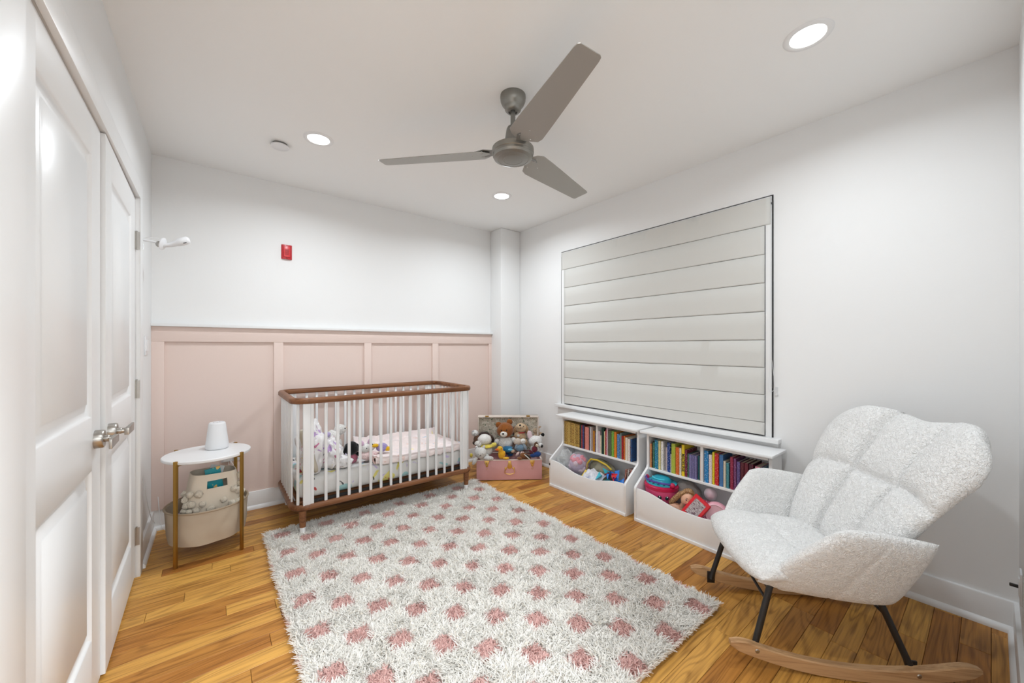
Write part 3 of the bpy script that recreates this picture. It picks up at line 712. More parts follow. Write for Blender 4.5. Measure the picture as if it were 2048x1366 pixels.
m.build('lid_shell', mat('cream_lid', lin(222, 208, 196), 0.5), lid, bevel=0.002)
MB().box(0.010, W_ - 0.010, -0.0085, -0.006, 0.01, LHt - 0.012).build('floral_lining', M['floral'], lid, smooth=0)
for x in (0.09, 0.50): MB().box(x - 0.018, x + 0.018, -0.062, -0.045, LHt - 0.004, LHt + 0.008).build('latch_plate', M['table_gold'], lid, bevel=0.002)
for x in (0.095, 0.515):
    l_ = MB().prism([(x - 0.022, 0.185), (x + 0.022, 0.185), (x + 0.019, 0.16), (x + 0.012, 0.15), (x + 0.010, 0.132), (x, 0.126), (x - 0.010, 0.132), (x - 0.012, 0.15), (x - 0.019, 0.16)], -0.005, 0, 'y').build('latch', M['gold'], tr, bevel=0.0015)
    MB().ball((x, -0.006, 0.165), (0.007, 0.005, 0.012), 10, 7).ball((x, -0.006, 0.142), (0.005, 0.004, 0.005), 8, 6).build('latch_knob', M['gold'], l_)
    MB().tube([(x - 0.009, -0.003, 0.118), (x - 0.007, -0.003, 0.108), (x, -0.003, 0.105), (x + 0.007, -0.003, 0.108), (x + 0.009, -0.003, 0.118)], 0.0015, 6).build('keeper', M['gold'], tr)
x = 0.305
l_ = MB().prism([(x - 0.012, 0.182), (x + 0.012, 0.182), (x + 0.016, 0.15), (x + 0.024, 0.13), (x + 0.018, 0.115), (x, 0.108), (x - 0.018, 0.115), (x - 0.024, 0.13), (x - 0.016, 0.15)], -0.006, 0, 'y').build('clasp', M['gold'], tr, bevel=0.002)
MB().tube([(x - 0.036, -0.006, 0.115), (x - 0.044, -0.010, 0.095), (x - 0.043, -0.011, 0.072), (x - 0.03, -0.011, 0.066), (x, -0.011, 0.062), (x + 0.03, -0.011, 0.066), (x + 0.043, -0.011, 0.072), (x + 0.044, -0.010, 0.095), (x + 0.036, -0.006, 0.115)], 0.0035, 8).build('handle', M['gold'], tr)
MB().box(x - 0.046, x - 0.026, -0.007, 0, 0.104, 0.124).box(x + 0.026, x + 0.046, -0.007, 0, 0.104, 0.124).build('handle_mount', M['gold'], tr, bevel=0.003)

def toy(label, cat, base, parts, dr=0, name='plush_toy', k=1.0): return plush(name, label, cat, base, TA + dr, parts, k)
toy('brown teddy bear in a white shirt and blue trousers, tallest toy in the trunk', 'teddy bear', (2.225, 2.93, 0.298), [
    ('head', (0, 0, 0.118), (.076, .066, .068), BR), ('ear', (-.060, 0.01, .165), (.027, .014, .027), BR), ('ear', (.040, 0.01, .188), (.027, .014, .027), BR), ('muzzle', (-.018, -.062, .095), (.032, .022, .026), (240, 235, 228)), ('nose', (-.025, -.086, .104), (.010, .006, .008), BK),
    ('eye', (-.038, -.058, .128), .0065, BK), ('eye', (.008, -.066, .130), .0065, BK), ('shirt', (0, 0, .0), (.068, .055, .062), WH), ('sleeve', (-.075, -.01, .02), (.022, .02, .028), WH, (0, 40, 0)), ('sleeve', (.075, -.01, .03), (.022, .02, .028), WH, (0, -40, 0)),
    ('arm', (.095, -.02, .0), (.026, .02, .02), (110, 62, 28)), ('trousers', (0, -.01, -.055), (.075, .055, .035), (25, 70, 120)), ('leg', (.04, -.05, -.08), (.03, .04, .025), (30, 80, 135))], 3, 'teddy_bear', 1.08)
toy('yellow plush duck with an orange beak sitting on the trunk rim', 'plush duck', (2.105, 2.845, 0.20), [
    ('body', (0.01, -.02, .035), (.034, .03, .045), (240, 180, 45)), ('head', (-.005, -.02, .085), (.028, .026, .026), (244, 188, 50)), ('beak', (-.032, -.04, .085), (.018, .014, .010), (228, 110, 35)), ('foot', (.05, -.045, .006), (.03, .014, .012), (228, 175, 55)), ('eye', (.006, -.044, .092), .0045, BK), ('wing', (.035, -.02, .04), (.012, .02, .026), (236, 172, 40))])
toy('smiling grey white plush cat hanging over the left front of the trunk', 'plush cat', (1.935, 2.925, 0.235), [
    ('head', (0, -.01, .025), (.056, .045, .050), (228, 226, 222)), ('ear', (-.035, 0, .068), (.014, .009, .018), (226, 222, 220), (0, -20, 0)), ('ear', (.03, 0, .072), (.014, .009, .018), (226, 222, 220), (0, 20, 0)), ('body', (.035, .02, -.025), (.05, .04, .035), (226, 224, 220)),
    ('arm', (-.05, -.03, -.045), (.018, .016, .04), (225, 223, 220), (0, 30, 0)), ('arm', (.075, -.035, -.02), (.045, .02, .02), (225, 223, 220)), ('eye', (-.018, -.055, .024), .003, BK), ('eye', (.022, -.053, .026), .003, BK), ('mouth', (0.0, -.056, .010), (.008, .003, .003), (60, 40, 40))])
toy('white plush lamb wearing a yellow scarf, left side of the trunk', 'plush lamb', (2.01, 2.985, 0.30), [
    ('head', (0.01, 0, .055), (.065, .055, .050), (244, 241, 236)), ('snout', (-.05, -.02, .02), (.035, .032, .030), (240, 236, 230)), ('scarf', (0.03, -.02, -.002), (.06, .05, .018), (238, 215, 90)), ('scarf_end', (.095, -.03, .012), (.03, .012, .02), (242, 222, 110), (0, -25, 0)),
    ('body', (.03, 0, -.05), (.055, .045, .05), (240, 238, 234)), ('scarf_end', (-.115, -.02, -.088), (.014, .010, .02), (238, 215, 90)), ('eye', (-.04, -.045, .035), .004, BK), ('nose', (-.075, -.04, .012), (.006, .004, .004), (190, 120, 120))])
toy('small white plush puppy face with grey ears behind the lamb in the trunk', 'plush puppy', (2.005, 3.13, 0.345), [
    ('head', (0, 0, .045), (.034, .03, .032), WH), ('ear', (-.01, -.01, .062), (.016, .012, .012), (150, 150, 152)), ('body', (0.02, 0, -.02), (.035, .03, .05), (110, 80, 62)), ('eye', (.002, -.028, .05), .004, BK), ('nose', (-.006, -.03, .038), .004, BK)])
toy('dark brown plush dog lying behind the lamb in the trunk', 'plush dog', (2.12, 3.10, 0.31), [
    ('body', (0, 0, .02), (.075, .05, .045), (85, 58, 42)), ('back', (-.02, 0.0, .055), (.055, .04, .028), (62, 42, 34)), ('ear', (.055, -.02, .015), (.022, .014, .035), (58, 40, 32), (0, -30, 0)), ('leg', (-.10, -.02, -.02), (.035, .025, .025), (62, 42, 34))])
toy('dark grey brown plush ear and head just right of the teddy bear', 'plush elephant', (2.39, 3.02, 0.33), [
    ('head', (0, 0, .05), (.045, .035, .05), (118, 100, 92)), ('ear', (-.02, -.02, .07), (.035, .012, .034), (105, 88, 82)), ('body', (0, 0, -.03), (.045, .04, .06), (120, 104, 96)), ('scarf', (-.02, -.03, .0), (.028, .012, .024), (150, 165, 140)), ('eye', (0.01, -.034, .06), .004, BK)])
toy('tan plush dog with a name tag gazing upward, right of the teddy bear', 'plush dog', (2.41, 2.915, 0.33), [
    ('head', (0, 0, .095), (.055, .05, .048), (222, 190, 152)), ('muzzle', (-.01, -.035, .115), (.032, .03, .028), (228, 200, 165)), ('nose', (-.012, -.060, .134), (.011, .009, .008), BK), ('ear', (.055, 0, .08), (.022, .02, .048), (176, 138, 100), (0, -15, 0)), ('ear', (-.055, 0.01, .075), (.018, .018, .04), (186, 148, 108), (0, 12, 0)),
    ('body', (-.01, 0, .01), (.06, .05, .058), (214, 180, 142)), ('collar', (0, -.005, .052), (.042, .040, .007), (190, 35, 40)), ('name_tag', (-.03, -.052, .030), (.014, .003, .012), (238, 236, 232), (0, 30, 0)), ('leg', (.03, -.035, -.045), (.035, .035, .04), (210, 175, 136)), ('leg', (-.05, -.035, -.035), (.03, .035, .03), (205, 170, 130)), ('paw', (-.085, -.03, .0), (.032, .022, .02), (120, 72, 38)), ('eye', (.022, -.045, .118), .005, BK), ('mouth', (-.01, -.064, .108), (.008, .003, .003), (70, 40, 40))])
toy('small beige plush bunny peeking over the right back corner of the trunk', 'plush bunny', (2.585, 2.885, 0.33), [
    ('head', (0, 0, .05), (.038, .034, .032), (224, 198, 170)), ('ear', (-.03, 0, .085), (.011, .009, .028), (224, 198, 170), (0, -50, 0)), ('ear', (.03, 0, .080), (.011, .009, .026), (220, 192, 165), (0, 60, 0)), ('arm', (.045, -.01, .02), (.024, .014, .014), (224, 198, 170)), ('body', (0, 0, -.02), (.036, .034, .05), (222, 196, 168)), ('eye', (-.01, -.033, .055), .0035, BK)])
toy('white plush fox with one pink ear and black tips at the trunk right corner', 'plush fox', (2.45, 2.745, 0.265), [
    ('head', (0, 0, .055), (.066, .052, .052), (242, 240, 237)), ('ear', (-.052, 0, .110), (.026, .010, .048), (238, 214, 218), (0, -12, 0)), ('ear', (.058, 0, .095), (.020, .010, .030), (240, 238, 235), (0, 30, 0)), ('ear_tip', (.072, -.002, .116), (.018, .010, .018), (22, 22, 24), (0, 40, 0)), ('snout', (.045, -.035, .025), (.026, .024, .022), (238, 236, 233)), ('nose', (.058, -.055, .020), (.012, .008, .016), BK),
    ('body', (0, 0, -.02), (.05, .045, .05), (238, 236, 233)), ('eye', (.01, -.05, .06), (.004, .003, .004), BK)])
toy('small owl-faced plush with grey wings in front of the tan dog', 'plush owl', (2.30, 2.78, 0.285), [
    ('head', (.018, -.01, .052), (.026, .022, .026), (244, 242, 238)), ('hood', (-.03, 0, .045), (.042, .034, .034), (206, 192, 178)), ('body', (-.01, -.01, -.01), (.042, .034, .036), (120, 145, 165)), ('wing', (.035, -.02, -.0), (.016, .012, .034), (150, 162, 172), (0, -25, 0)), ('wing', (-.045, -.02, 0.005), (.014, .012, .03), (140, 155, 170), (0, 25, 0)),
    ('leg', (-.035, -.045, -.058), (.012, .014, .026), (232, 200, 192), (0, 40, 0)), ('leg', (0.0, -.05, -.062), (.010, .014, .028), (236, 208, 200)), ('leg', (.025, -.05, -.06), (.010, .014, .028), (232, 200, 192), (0, -25, 0)), ('eye', (.012, -.031, .056), .003, BK), ('eye', (.026, -.031, .056), .003, BK)])
toy('small monkey doll in a dark red jacket near the trunk right end', 'plush monkey', (2.345, 2.63, 0.275), [
    ('head', (.01, -.01, .052), (.022, .020, .024), (92, 62, 42)), ('face', (.014, -.026, .050), (.014, .008, .014), (240, 225, 205)), ('body', (-.005, -.005, .01), (.028, .024, .030), (110, 40, 55)), ('arm', (-.04, -.015, -.01), (.026, .012, .012), (95, 35, 48), (0, 35, 0)), ('trousers', (.02, -.012, -.035), (.036, .026, .026), (35, 70, 130)), ('leg', (-.02, -.02, -.045), (.03, .02, .018), (30, 60, 115)), ('eye', (.012, -.035, .054), .0025, BK)])
toy('chocolate brown plush puppy lying low on the trunk rim, right of centre', 'plush puppy', (2.255, 2.69, 0.205), [
    ('head', (.0, 0, .022), (.036, .030, .026), (128, 80, 45)), ('ear', (.034, -.018, .02), (.026, .014, .014), (35, 26, 24), (0, 35, 0)), ('paw', (-.035, -.015, .002), (.026, .018, .014), (136, 90, 55)), ('belt', (.03, -.035, .02), (.038, .003, .005), (240, 238, 232), (0, 42, 0)), ('body', (0.03, 0.035, .0), (.05, .04, .028), (120, 74, 42))])
toy('blue patterned plush doll lying in the middle of the trunk behind the duck', 'plush doll', (2.19, 2.845, 0.232), [
    ('body', (0, 0, .03), (.062, .045, .03), (40, 110, 150)), ('head', (.04, -.01, .02), (.034, .03, .03), (60, 48, 44)), ('skirt', (-.05, -.01, .015), (.026, .026, .03), (60, 140, 170)), ('bow', (.02, -.035, .035), (.03, .008, .012), (120, 190, 220)), ('face', (.045, -.03, .022), (.02, .012, .018), (215, 185, 160))])

# ------------------------------------------------------------------ side table with fabric basket
tb = thing('side_table', 'round white side table with thin dull gold legs near the closet', 'side table', (-0.026, 2.975, 0))
MB().lathe([(0, 0.572), (0.210, 0.572), (0.2145, 0.576), (0.2145, 0.587), (0.211, 0.590), (0, 0.590)], 64).build('table_top', M['white'], tb)
LP = [(-0.135, -0.162), (0.156, -0.145), (-0.152, 0.150), (0.136, 0.160)]
for x, y in LP:
    r = math.hypot(x, y); k = 0.219 / r
    l_ = MB().box(-0.0075, 0.0075, -0.0075, 0.0075, 0, 0.594).build('leg', M['table_gold'], tb, loc=(x * k, y * k, 0), rot=(0, 0, math.atan2(y, x)), bevel=0.0015)
    MB().box(-0.06, -0.006, -0.004, 0.004, 0.563, 0.572).build('bracket', M['table_gold'], l_)
ring = [(0.2 * math.cos(t * PI / 20), 0.2 * math.sin(t * PI / 20), 0.2895) for t in range(40)]
MB().tube(ring, 0.0025, 8, closed=True).build('basket_hoop', M['table_gold'], tb)
M['canvas'] = mat('beige_canvas', lin(196, 182, 162), 0.9, bump=(450, 0.2, 0.0008), var=(6, lin(186, 170, 150), 0.4, 0.7))
def wallcloth(name, r0, r1, z0, z1, th, matx, parent, wr=0.004, n=72, nv=14, cx_=0, cy_=0, ex=1.0, ey=1.0, seed=0, bulge=0.0):
    v = []; f = []
    for side in (0, 1):
        for j in range(nv + 1):
            t = j / nv
            for i in range(n):
                a = 2 * PI * i / n
                r = r0 + (r1 - r0) * t + bulge * math.sin(PI * t) - side * th
                if side == 0 or True: r += wr * nz3(math.cos(a) * 2.2 + seed, math.sin(a) * 2.2, t * 2.5 + t * math.sin(a * 3)) * (1 - 0.7 * t)
                v.append((cx_ + r * math.cos(a) * ex, cy_ + r * math.sin(a) * ey, z0 + (z1 - z0) * t + (th * 0.6 if side and j == 0 else 0)))
    o = (nv + 1) * n
    for j in range(nv):
        for i in range(n):
            k = (i + 1) % n
            f.append((j * n + i, j * n + k, (j + 1) * n + k, (j + 1) * n + i))
            f.append((o + (j + 1) * n + i, o + (j + 1) * n + k, o + j * n + k, o + j * n + i))
    for i in range(n):
        k = (i + 1) % n
        f.append((nv * n + i, nv * n + k, o + nv * n + k, o + nv * n + i))
    f.append(tuple(range(n))[::-1]); f.append(tuple(o + i for i in range(n)))
    return MB().add(v, f).build(name, matx, parent, smooth=50)
bk = wallcloth('basket', 0.186, 0.199, 0.10, 0.288, 0.006, M['canvas'], tb, 0.008, bulge=0.004)
MB().tube([(0.2 * math.cos(t * PI / 24), 0.2 * math.sin(t * PI / 24), 0.290) for t in range(48)], 0.0055, 8, closed=True).build('hem', mat('canvas_hem', lin(168, 150, 128), 0.9), bk)
t = thing('white_noise_machine', 'white tapered night light sound machine standing on the side table', 'sound machine', (0.018, 3.04, 0.590))
t.scale = (0.9, 0.9, 0.96)
MB().lathe([(0, 0), (0.057, 0), (0.0645, 0.004), (0.067, 0.013), (0.066, 0.028), (0.049, 0.162), (0.0455, 0.170), (0.040, 0.173), (0.037, 0.1705), (0, 0.1698)], 48).build('body', mat('white_matte_shade', (0.82, 0.82, 0.83), 0.55), t, smooth=50)
MB().lathe([(0, 0.1692), (0.035, 0.1696), (0.035, 0.1715), (0.032, 0.1722), (0, 0.1722)], 32).build('top_disc', mat('white_top_disc', (0.72, 0.72, 0.73), 0.4), t)
for x, y in ((-.02, -.01), (.015, .01), (.0, -.025)): MB().lathe([(0, 0.172), (0.003, 0.172), (0.003, 0.1732), (0, 0.1732)], 8, (x, y, 0)).build('button', mat('grey_dot', (0.4, 0.4, 0.4), 0.4), t)
tag(MB().tube([(0.09, 3.13, 0.592), (0.105, 3.16, 0.594), (0.11, 3.2, 0.57), (0.085, 3.15, 0.50), (0.09, 3.08, 0.46), (0.12, 3.2, 0.40), (0.09, 3.43, 0.42)], 0.0018, 6).build('sound_machine_cable', M['plastic']), 'white cable hanging behind the round side table towards the outlet', 'cable')
# pompom bag standing in the basket
bagc = (0.0, 2.965)
bg = thing('pompom_bag', 'cream canvas bag covered in pompoms standing in the table basket', 'bag', (bagc[0], bagc[1], 0), 8)
M['cream'] = mat('cream_canvas', lin(226, 214, 196), 0.9, bump=(380, 0.25, 0.001))
def bagw(side_th, z): 
    t = max(0.0, (z - 0.13) / 0.37)
    return 0.152 - 0.045 * t ** 1.3, 0.105 - 0.02 * t
v = []; f = []; n = 64; nv = 16
for side in (0, 1):
    for j in range(nv + 1):
        t = j / nv; z = 0.125 + 0.355 * t
        hx_, hy_ = bagw(0, z)
        for i in range(n):
            a = 2 * PI * i / n; ca, sa = math.cos(a), math.sin(a)
            ex = 0.62
            x = math.copysign(abs(ca) ** ex, ca) * (hx_ - side * 0.004); y = math.copysign(abs(sa) ** ex, sa) * (hy_ - side * 0.004)
            w = 1 + 0.03 * nz3(ca * 2, sa * 2, t * 2)
            v.append((x * w, y * w, z + (0.004 if side and j == 0 else 0) - (0.012 * (1 + ca) if j == nv else 0) * 0.5))
o_ = (nv + 1) * n
for j in range(nv):
    for i in range(n):
        k = (i + 1) % n
        if j in (12, 13) and 46 <= i <= 50: continue      # the hand slot cut in the front
        f.append((j * n + i, j * n + k, (j + 1) * n + k, (j + 1) * n + i)); f.append((o_ + (j + 1) * n + i, o_ + (j + 1) * n + k, o_ + j * n + k, o_ + j * n + i))
for i in range(n): f.append((nv * n + i, nv * n + (i + 1) % n, o_ + nv * n + (i + 1) % n, o_ + nv * n + i))
f.append(tuple(range(n))[::-1])
MB().add(v, f).build('canvas_body', M['cream'], bg, smooth=50)
a_ = [(-0.028, 0.408), (0.030, 0.408), (0.034, 0.43), (0.030, 0.452), (-0.028, 0.452), (-0.034, 0.43)]
pomm = plushmat((236, 226, 208), sc=420)
rr = random.Random(3)
for (ang, t) in [(215, .70), (243, .70), (300, .67), (205, .52), (225, .54), (253, .52), (276, .52), (198, .42), (220, .42), (240, .43), (266, .41), (290, .42), (315, .62), (325, .45), (335, .72), (350, .55), (345, .85), (20, .6), (60, .5), (100, .6), (140, .5), (170, .65), (190, .60), (310, .42)]:
    z = 0.135 + 0.34 * t; hx_, hy_ = bagw(0, z); a = math.radians(ang); ca, sa = math.cos(a), math.sin(a)
    x = math.copysign(abs(ca) ** .62, ca) * (hx_ + .006); y = math.copysign(abs(sa) ** .62, sa) * (hy_ + .006)
    MB().ball((x, y, z), rr.uniform(.017, .022), 14, 9, lump=0.35, seed=ang).build('pompom', pomm, bg, smooth=80)
tag(MB().box(-0.03, 0.045, -0.052, -0.046, 0, 0.17).build('teal_picture_book', mat('teal_print', lin(30, 150, 165), 0.4, var=(30, lin(240, 200, 120), .58, .62)), loc=(bagc[0], bagc[1] + 0.0, 0.345), rot=(0.12, -0.15, 0.15), bevel=0.001), 'teal picture book poking out of the pompom bag', 'book')
tag(MB().box(-0.06, 0.01, 0.0, 0.004, 0, 0.16).build('white_picture_book', mat('pale_print', lin(225, 230, 232), 0.4, var=(40, lin(120, 130, 150), .6, .64)), loc=(bagc[0], bagc[1] - 0.01, 0.34), rot=(-0.15, 0.3, 0.0), bevel=0.001), 'pale thin picture book behind the teal one in the pompom bag', 'book')
def lilac(s, t):
    r = 0.168 * math.sqrt(t); a = s * 2 * PI
    x = r * math.cos(a); y = r * math.sin(a)
    return (tb.location.x + x, tb.location.y + y, 0.205 + 0.03 * nz3(x * 14, y * 14, 3) + 0.012 * nz3(x * 50, y * 50, 1) - (x + 0.1) * 0.25)
tag(cloth('lilac_garment', lilac, mat('lilac_cotton', lin(205, 188, 208), 0.9, var=(9, lin(190, 205, 215), .5, .6)), 48, 14, 0.004), 'crumpled lilac clothes lying in the bottom of the fabric basket', 'clothes')

# ------------------------------------------------------------------ bookshelf units under the window
def arc(cx_, cz, r, a0, a1, n=6): return [(cx_ + r * math.cos(math.radians(a0 + (a1 - a0) * k / n)), cz + r * math.sin(math.radians(a0 + (a1 - a0) * k / n))) for k in range(n + 1)]
def shelf_unit(label, yc):
    t = thing('bookshelf', label, 'bookshelf', (2.50, yc, 0), 0, 'white bookshelves with toy bins under the window')
    # side profile in local x (depth) / z ; x = worldX - 2.50
    prof = [(0.172, 0), (0.172, 0.602), (0.010, 0.602), (0.010, 0.375)] + arc(-0.032, 0.375, 0.042, 0, -48, 5) + arc(-0.118, 0.218, 0.036, 132, 195, 6) + [(-0.150, 0.0)]
    for s in (-1, 1):
        MB().prism(prof, s * 0.400 - (0.018 if s > 0 else 0), s * 0.400 + (0.018 if s < 0 else 0), 'y').build('side_panel', M['white'], t, bevel=0.003)
    MB().box(-0.050, 0.185, -0.42, 0.42, 0.604, 0.620).build('top', M['white'], t, bevel=0.004)
    MB().box(-0.005, 0.012, -0.382, 0.382, 0.580, 0.603).build('top_strip', M['white'], t, bevel=0.001)
    MB().box(0.008, 0.165, -0.382, 0.382, 0.334, 0.350).build('shelf', M['white'], t, bevel=0.002)
    MB().box(0.012, 0.165, -0.009, 0.009, 0.350, 0.603).build('divider', M['white'], t, bevel=0.001)
    MB().box(0.165, 0.171, -0.382, 0.382, 0.02, 0.602).build('back_panel', M['white'], t, smooth=0)
    MB().box(-0.135, 0.165, -0.382, 0.382, 0.03, 0.042).build('bin_floor', M['white'], t, smooth=0)
    top = []
    for k in range(33):
        s = -1 + k / 16
        e = abs(s)
        z = 0.178 + 0.052 * (0.5 - 0.5 * math.cos(PI * min(1, max(0, (e - 0.12) / 0.80))))
        top.append((s * 0.382, z))
    MB().prism([(-0.382, 0.012)] + [(0.382, 0.012)] + top[::-1], -0.146, -0.134, 'x').build('scoop_front', M['white'], t, bevel=0.002)
    MB().box(-0.156, -0.146, -0.395, 0.395, 0.0, 0.020).build('base_strip', M['white'], t, bevel=0.002)
    return t
su1 = shelf_unit('white bookshelf with scooped toy bin, farther one beside the toy trunk', 2.045)
su2 = shelf_unit('white bookshelf with scooped toy bin, nearer one beside the rocking chair', 1.180)

MB().box(-0.002, 0.0, -0.006, 0.006, -0.010, 0.010).build('corner_scuff', M['black'], su1, loc=(-0.1525, 0.392, 0.192), bevel=0.001)
_bm = {}
def bookmat(c1, c2=None, thr=0.60):
    key = (c1, c2, thr)
    if key not in _bm:
        if c2 is None: _bm[key] = mat('book_cover_%d_%d_%d' % c1, lin(*c1), 0.45)
        else: _bm[key] = mat('book_cover_%d_%d_%d' % c1, lin(*c1), 0.4, var=((160, 160, 110), lin(*c2), thr, thr + 0.03))
    return _bm[key]
M['page'] = mat('book_pages', lin(232, 222, 200), 0.9, bump=((10, 900, 900), 0.3, 0.0005))
def book(y1, w, h, matx, label, group, x0=2.516, z0=0.3505, depth=0.14, cat='book', lean=0):
    """upright, spine to the room; y1 = left edge in the photo (larger y)"""
    g = 0.0006; c = min(0.0022, w * 0.2)
    w -= 2 * g
    poly = [(depth, -w / 2), (0.0015, -w / 2), (0, -w / 2 + 0.0015), (0, w / 2 - 0.0015), (0.0015, w / 2), (depth, w / 2), (depth, w / 2 - c), (c, w / 2 - c), (c, -w / 2 + c), (depth, -w / 2 + c)]
    o = MB().prism(poly, 0, h, 'z').build('book', matx, None, loc=(x0, y1 - w / 2 - g, z0), rot=(math.radians(lean), 0, 0), smooth=0)
    tag(o, label, cat, group)
    MB().box(c, depth - 0.003, -w / 2 + c, w / 2 - c, 0.003, h - 0.003).build('pages', M['page'], o, smooth=0)
    return o
ORD = ['first', 'second', 'third', 'fourth', 'fifth', 'sixth', 'seventh', 'eighth', 'ninth', 'tenth', 'eleventh', 'twelfth', 'thirteenth', 'fourteenth', 'fifteenth']
rr = random.Random(11)
gm = [bookmat((200, 165, 85), (95, 65, 35), 0.50), bookmat((188, 150, 70), (215, 190, 120), 0.50), bookmat((205, 172, 90), (120, 60, 35), 0.52)]
ys = [2.424, 2.402, 2.385, 2.368, 2.351, 2.336, 2.322, 2.306, 2.290, 2.273, 2.257, 2.239]
for i in range(11):
    book(ys[i], ys[i] - ys[i + 1], 0.207 - 0.0007 * i, gm[(i * 2 + i // 3) % 3], 'gold-patterned thin picture book, %s from the left end of the far bookshelf' % ORD[i], 'gold-spined picture books on the far bookshelf', x0=2.516 + rr.uniform(0, .003))
def run(rows, comp, shelf, group):
    for i, r in enumerate(rows):
        y1, y2, h, c1, c2, desc = r[:6]; dx = r[6] if len(r) > 6 else 0
        o = book(y1, y1 - y2, h, bookmat(c1, c2), '%s, %s from left in %s half of %s bookshelf' % (desc, ORD[i], comp, shelf), group, x0=2.516 + dx)
        yield o
G1 = 'storybooks on the far bookshelf'
# after the gold ones, left half of the far unit: counted from the gold row
L1 = [(2.236, 2.221, .205, (25, 60, 55), (60, 110, 90), 'dark green thin book'), (2.220, 2.206, .203, (165, 60, 65), (220, 170, 160), 'red thin book'), (2.205, 2.188, .203, (60, 65, 120), (140, 140, 190), 'indigo book'), (2.187, 2.177, .205, (90, 40, 30), (150, 80, 50), 'rust brown thin book'),
      (2.176, 2.134, .194, (226, 140, 130), (240, 190, 175), 'coral pink wide book'), (2.132, 2.125, .200, (30, 28, 40), None, 'black thin book'), (2.124, 2.109, .203, (205, 205, 210), (60, 60, 70), 'silver grey book'), (2.108, 2.093, .203, (178, 160, 155), (205, 190, 185), 'taupe thin book'),
      (2.091, 2.068, .176, (190, 130, 50), (60, 35, 20), 'ochre spotted book'), (2.066, 2.056, .165, (80, 60, 110), (180, 170, 190), 'dark purple thin book')]
for i, r in enumerate(L1):
    book(r[0], r[0] - r[1], r[2], bookmat(r[3], r[4]), '%s, %s after the gold-spined row on the far bookshelf' % (r[5], ORD[i]), G1, x0=2.516)
R1 = [(2.033, 2.016, .182, (225, 205, 215), (190, 160, 175), 'pale pink book'), (2.014, 2.0, .150, (232, 222, 200), (190, 175, 150), 'short cream book'), (1.999, 1.975, .212, (15, 60, 50), (30, 90, 75), 'dark green hardback'), (1.974, 1.963, .19, (228, 214, 170), (120, 160, 90), 'cream and green book'),
      (1.961, 1.947, .205, (170, 30, 50), (235, 215, 215), 'crimson patterned book'), (1.946, 1.935, .222, (232, 205, 215), (220, 180, 195), 'pink white tall book', -0.004), (1.932, 1.902, .205, (95, 105, 80), (25, 30, 30), 'grey green wide book'), (1.900, 1.876, .205, (120, 175, 65), (200, 225, 170), 'lime green book'),
      (1.874, 1.851, .203, (238, 140, 40), (170, 90, 30), 'orange book'), (1.846, 1.820, .190, (75, 130, 190), (230, 235, 240), 'blue book with pale title'), (1.818, 1.804, .205, (125, 150, 145), (90, 100, 95), 'grey teal book'), (1.803, 1.793, .182, (205, 45, 55), (30, 30, 30), 'red and black thin book'),
      (1.786, 1.772, .186, (220, 120, 55), (240, 190, 140), 'tangerine spotted thin book'), (1.770, 1.748, .178, (235, 225, 205), (205, 190, 165), 'cream book'), (1.746, 1.728, .172, (240, 232, 225), (215, 70, 55), 'white book with red marks')]
for _ in run(R1, 'right', 'far', G1): pass
o = book(1.722, 0.014, .172, bookmat((30, 90, 150), (60, 60, 80), 0.5), 'dark blue picture book, last on the right of the far bookshelf', G1)
G2 = 'storybooks on the near bookshelf'
L2 = [(1.556, 1.544, .172, (225, 140, 75), (240, 200, 160), 'orange slim book'), (1.543, 1.534, .19, (60, 60, 50), (110, 110, 90), 'olive black thin book'), (1.533, 1.522, .186, (60, 120, 90), (200, 210, 200), 'green thin book'), (1.520, 1.493, .207, (25, 125, 160), (190, 225, 235), 'teal blue book with pale title'),
      (1.491, 1.473, .207, (235, 222, 160), (150, 120, 60), 'cream yellow book'), (1.471, 1.452, .207, (238, 236, 232), (70, 70, 75), 'white book with dark lettering'), (1.448, 1.428, .165, (205, 190, 190), (150, 120, 110), 'pale mauve short book', 0.02), (1.423, 1.401, .207, (30, 65, 140), (225, 230, 240), 'navy blue book with white title'),
      (1.399, 1.393, .13, (235, 235, 235), None, 'short white thin book'), (1.392, 1.363, .207, (180, 195, 70), (110, 130, 50), 'lime yellow book'), (1.361, 1.337, .187, (220, 105, 35), (245, 190, 150), 'deep orange book'), (1.335, 1.320, .187, (238, 225, 205), (80, 60, 50), 'ivory book with dark title'),
      (1.318, 1.297, .213, (238, 208, 40), None, 'yellow book with bold black title'), (1.296, 1.279, .183, (115, 35, 60), (225, 200, 205), 'maroon book with white top'), (1.277, 1.268, .16, (90, 130, 110), (160, 150, 190), 'sage green thin book')]
bs = list(run(L2, 'left', 'near', G2))
P2 = [(1.266, 1.247), (1.2455, 1.233), (1.2315, 1.2145)]
for i, (a, b) in enumerate(P2):
    book(a, a - b, .158, bookmat((120, 115, 165), (175, 170, 205)), '%s of three matching lavender books, left half of the near bookshelf' % ['first', 'middle', 'last'][i], G2)
book(1.213, 0.014, .155, bookmat((25, 95, 105), (60, 150, 150)), 'dark teal thin book, right after the three lavender books on the near bookshelf', G2, x0=2.53)
book(1.197, 0.006, .155, bookmat((200, 140, 90), (225, 180, 140)), 'tan sliver of a book beside the divider of the near bookshelf', G2, x0=2.522)
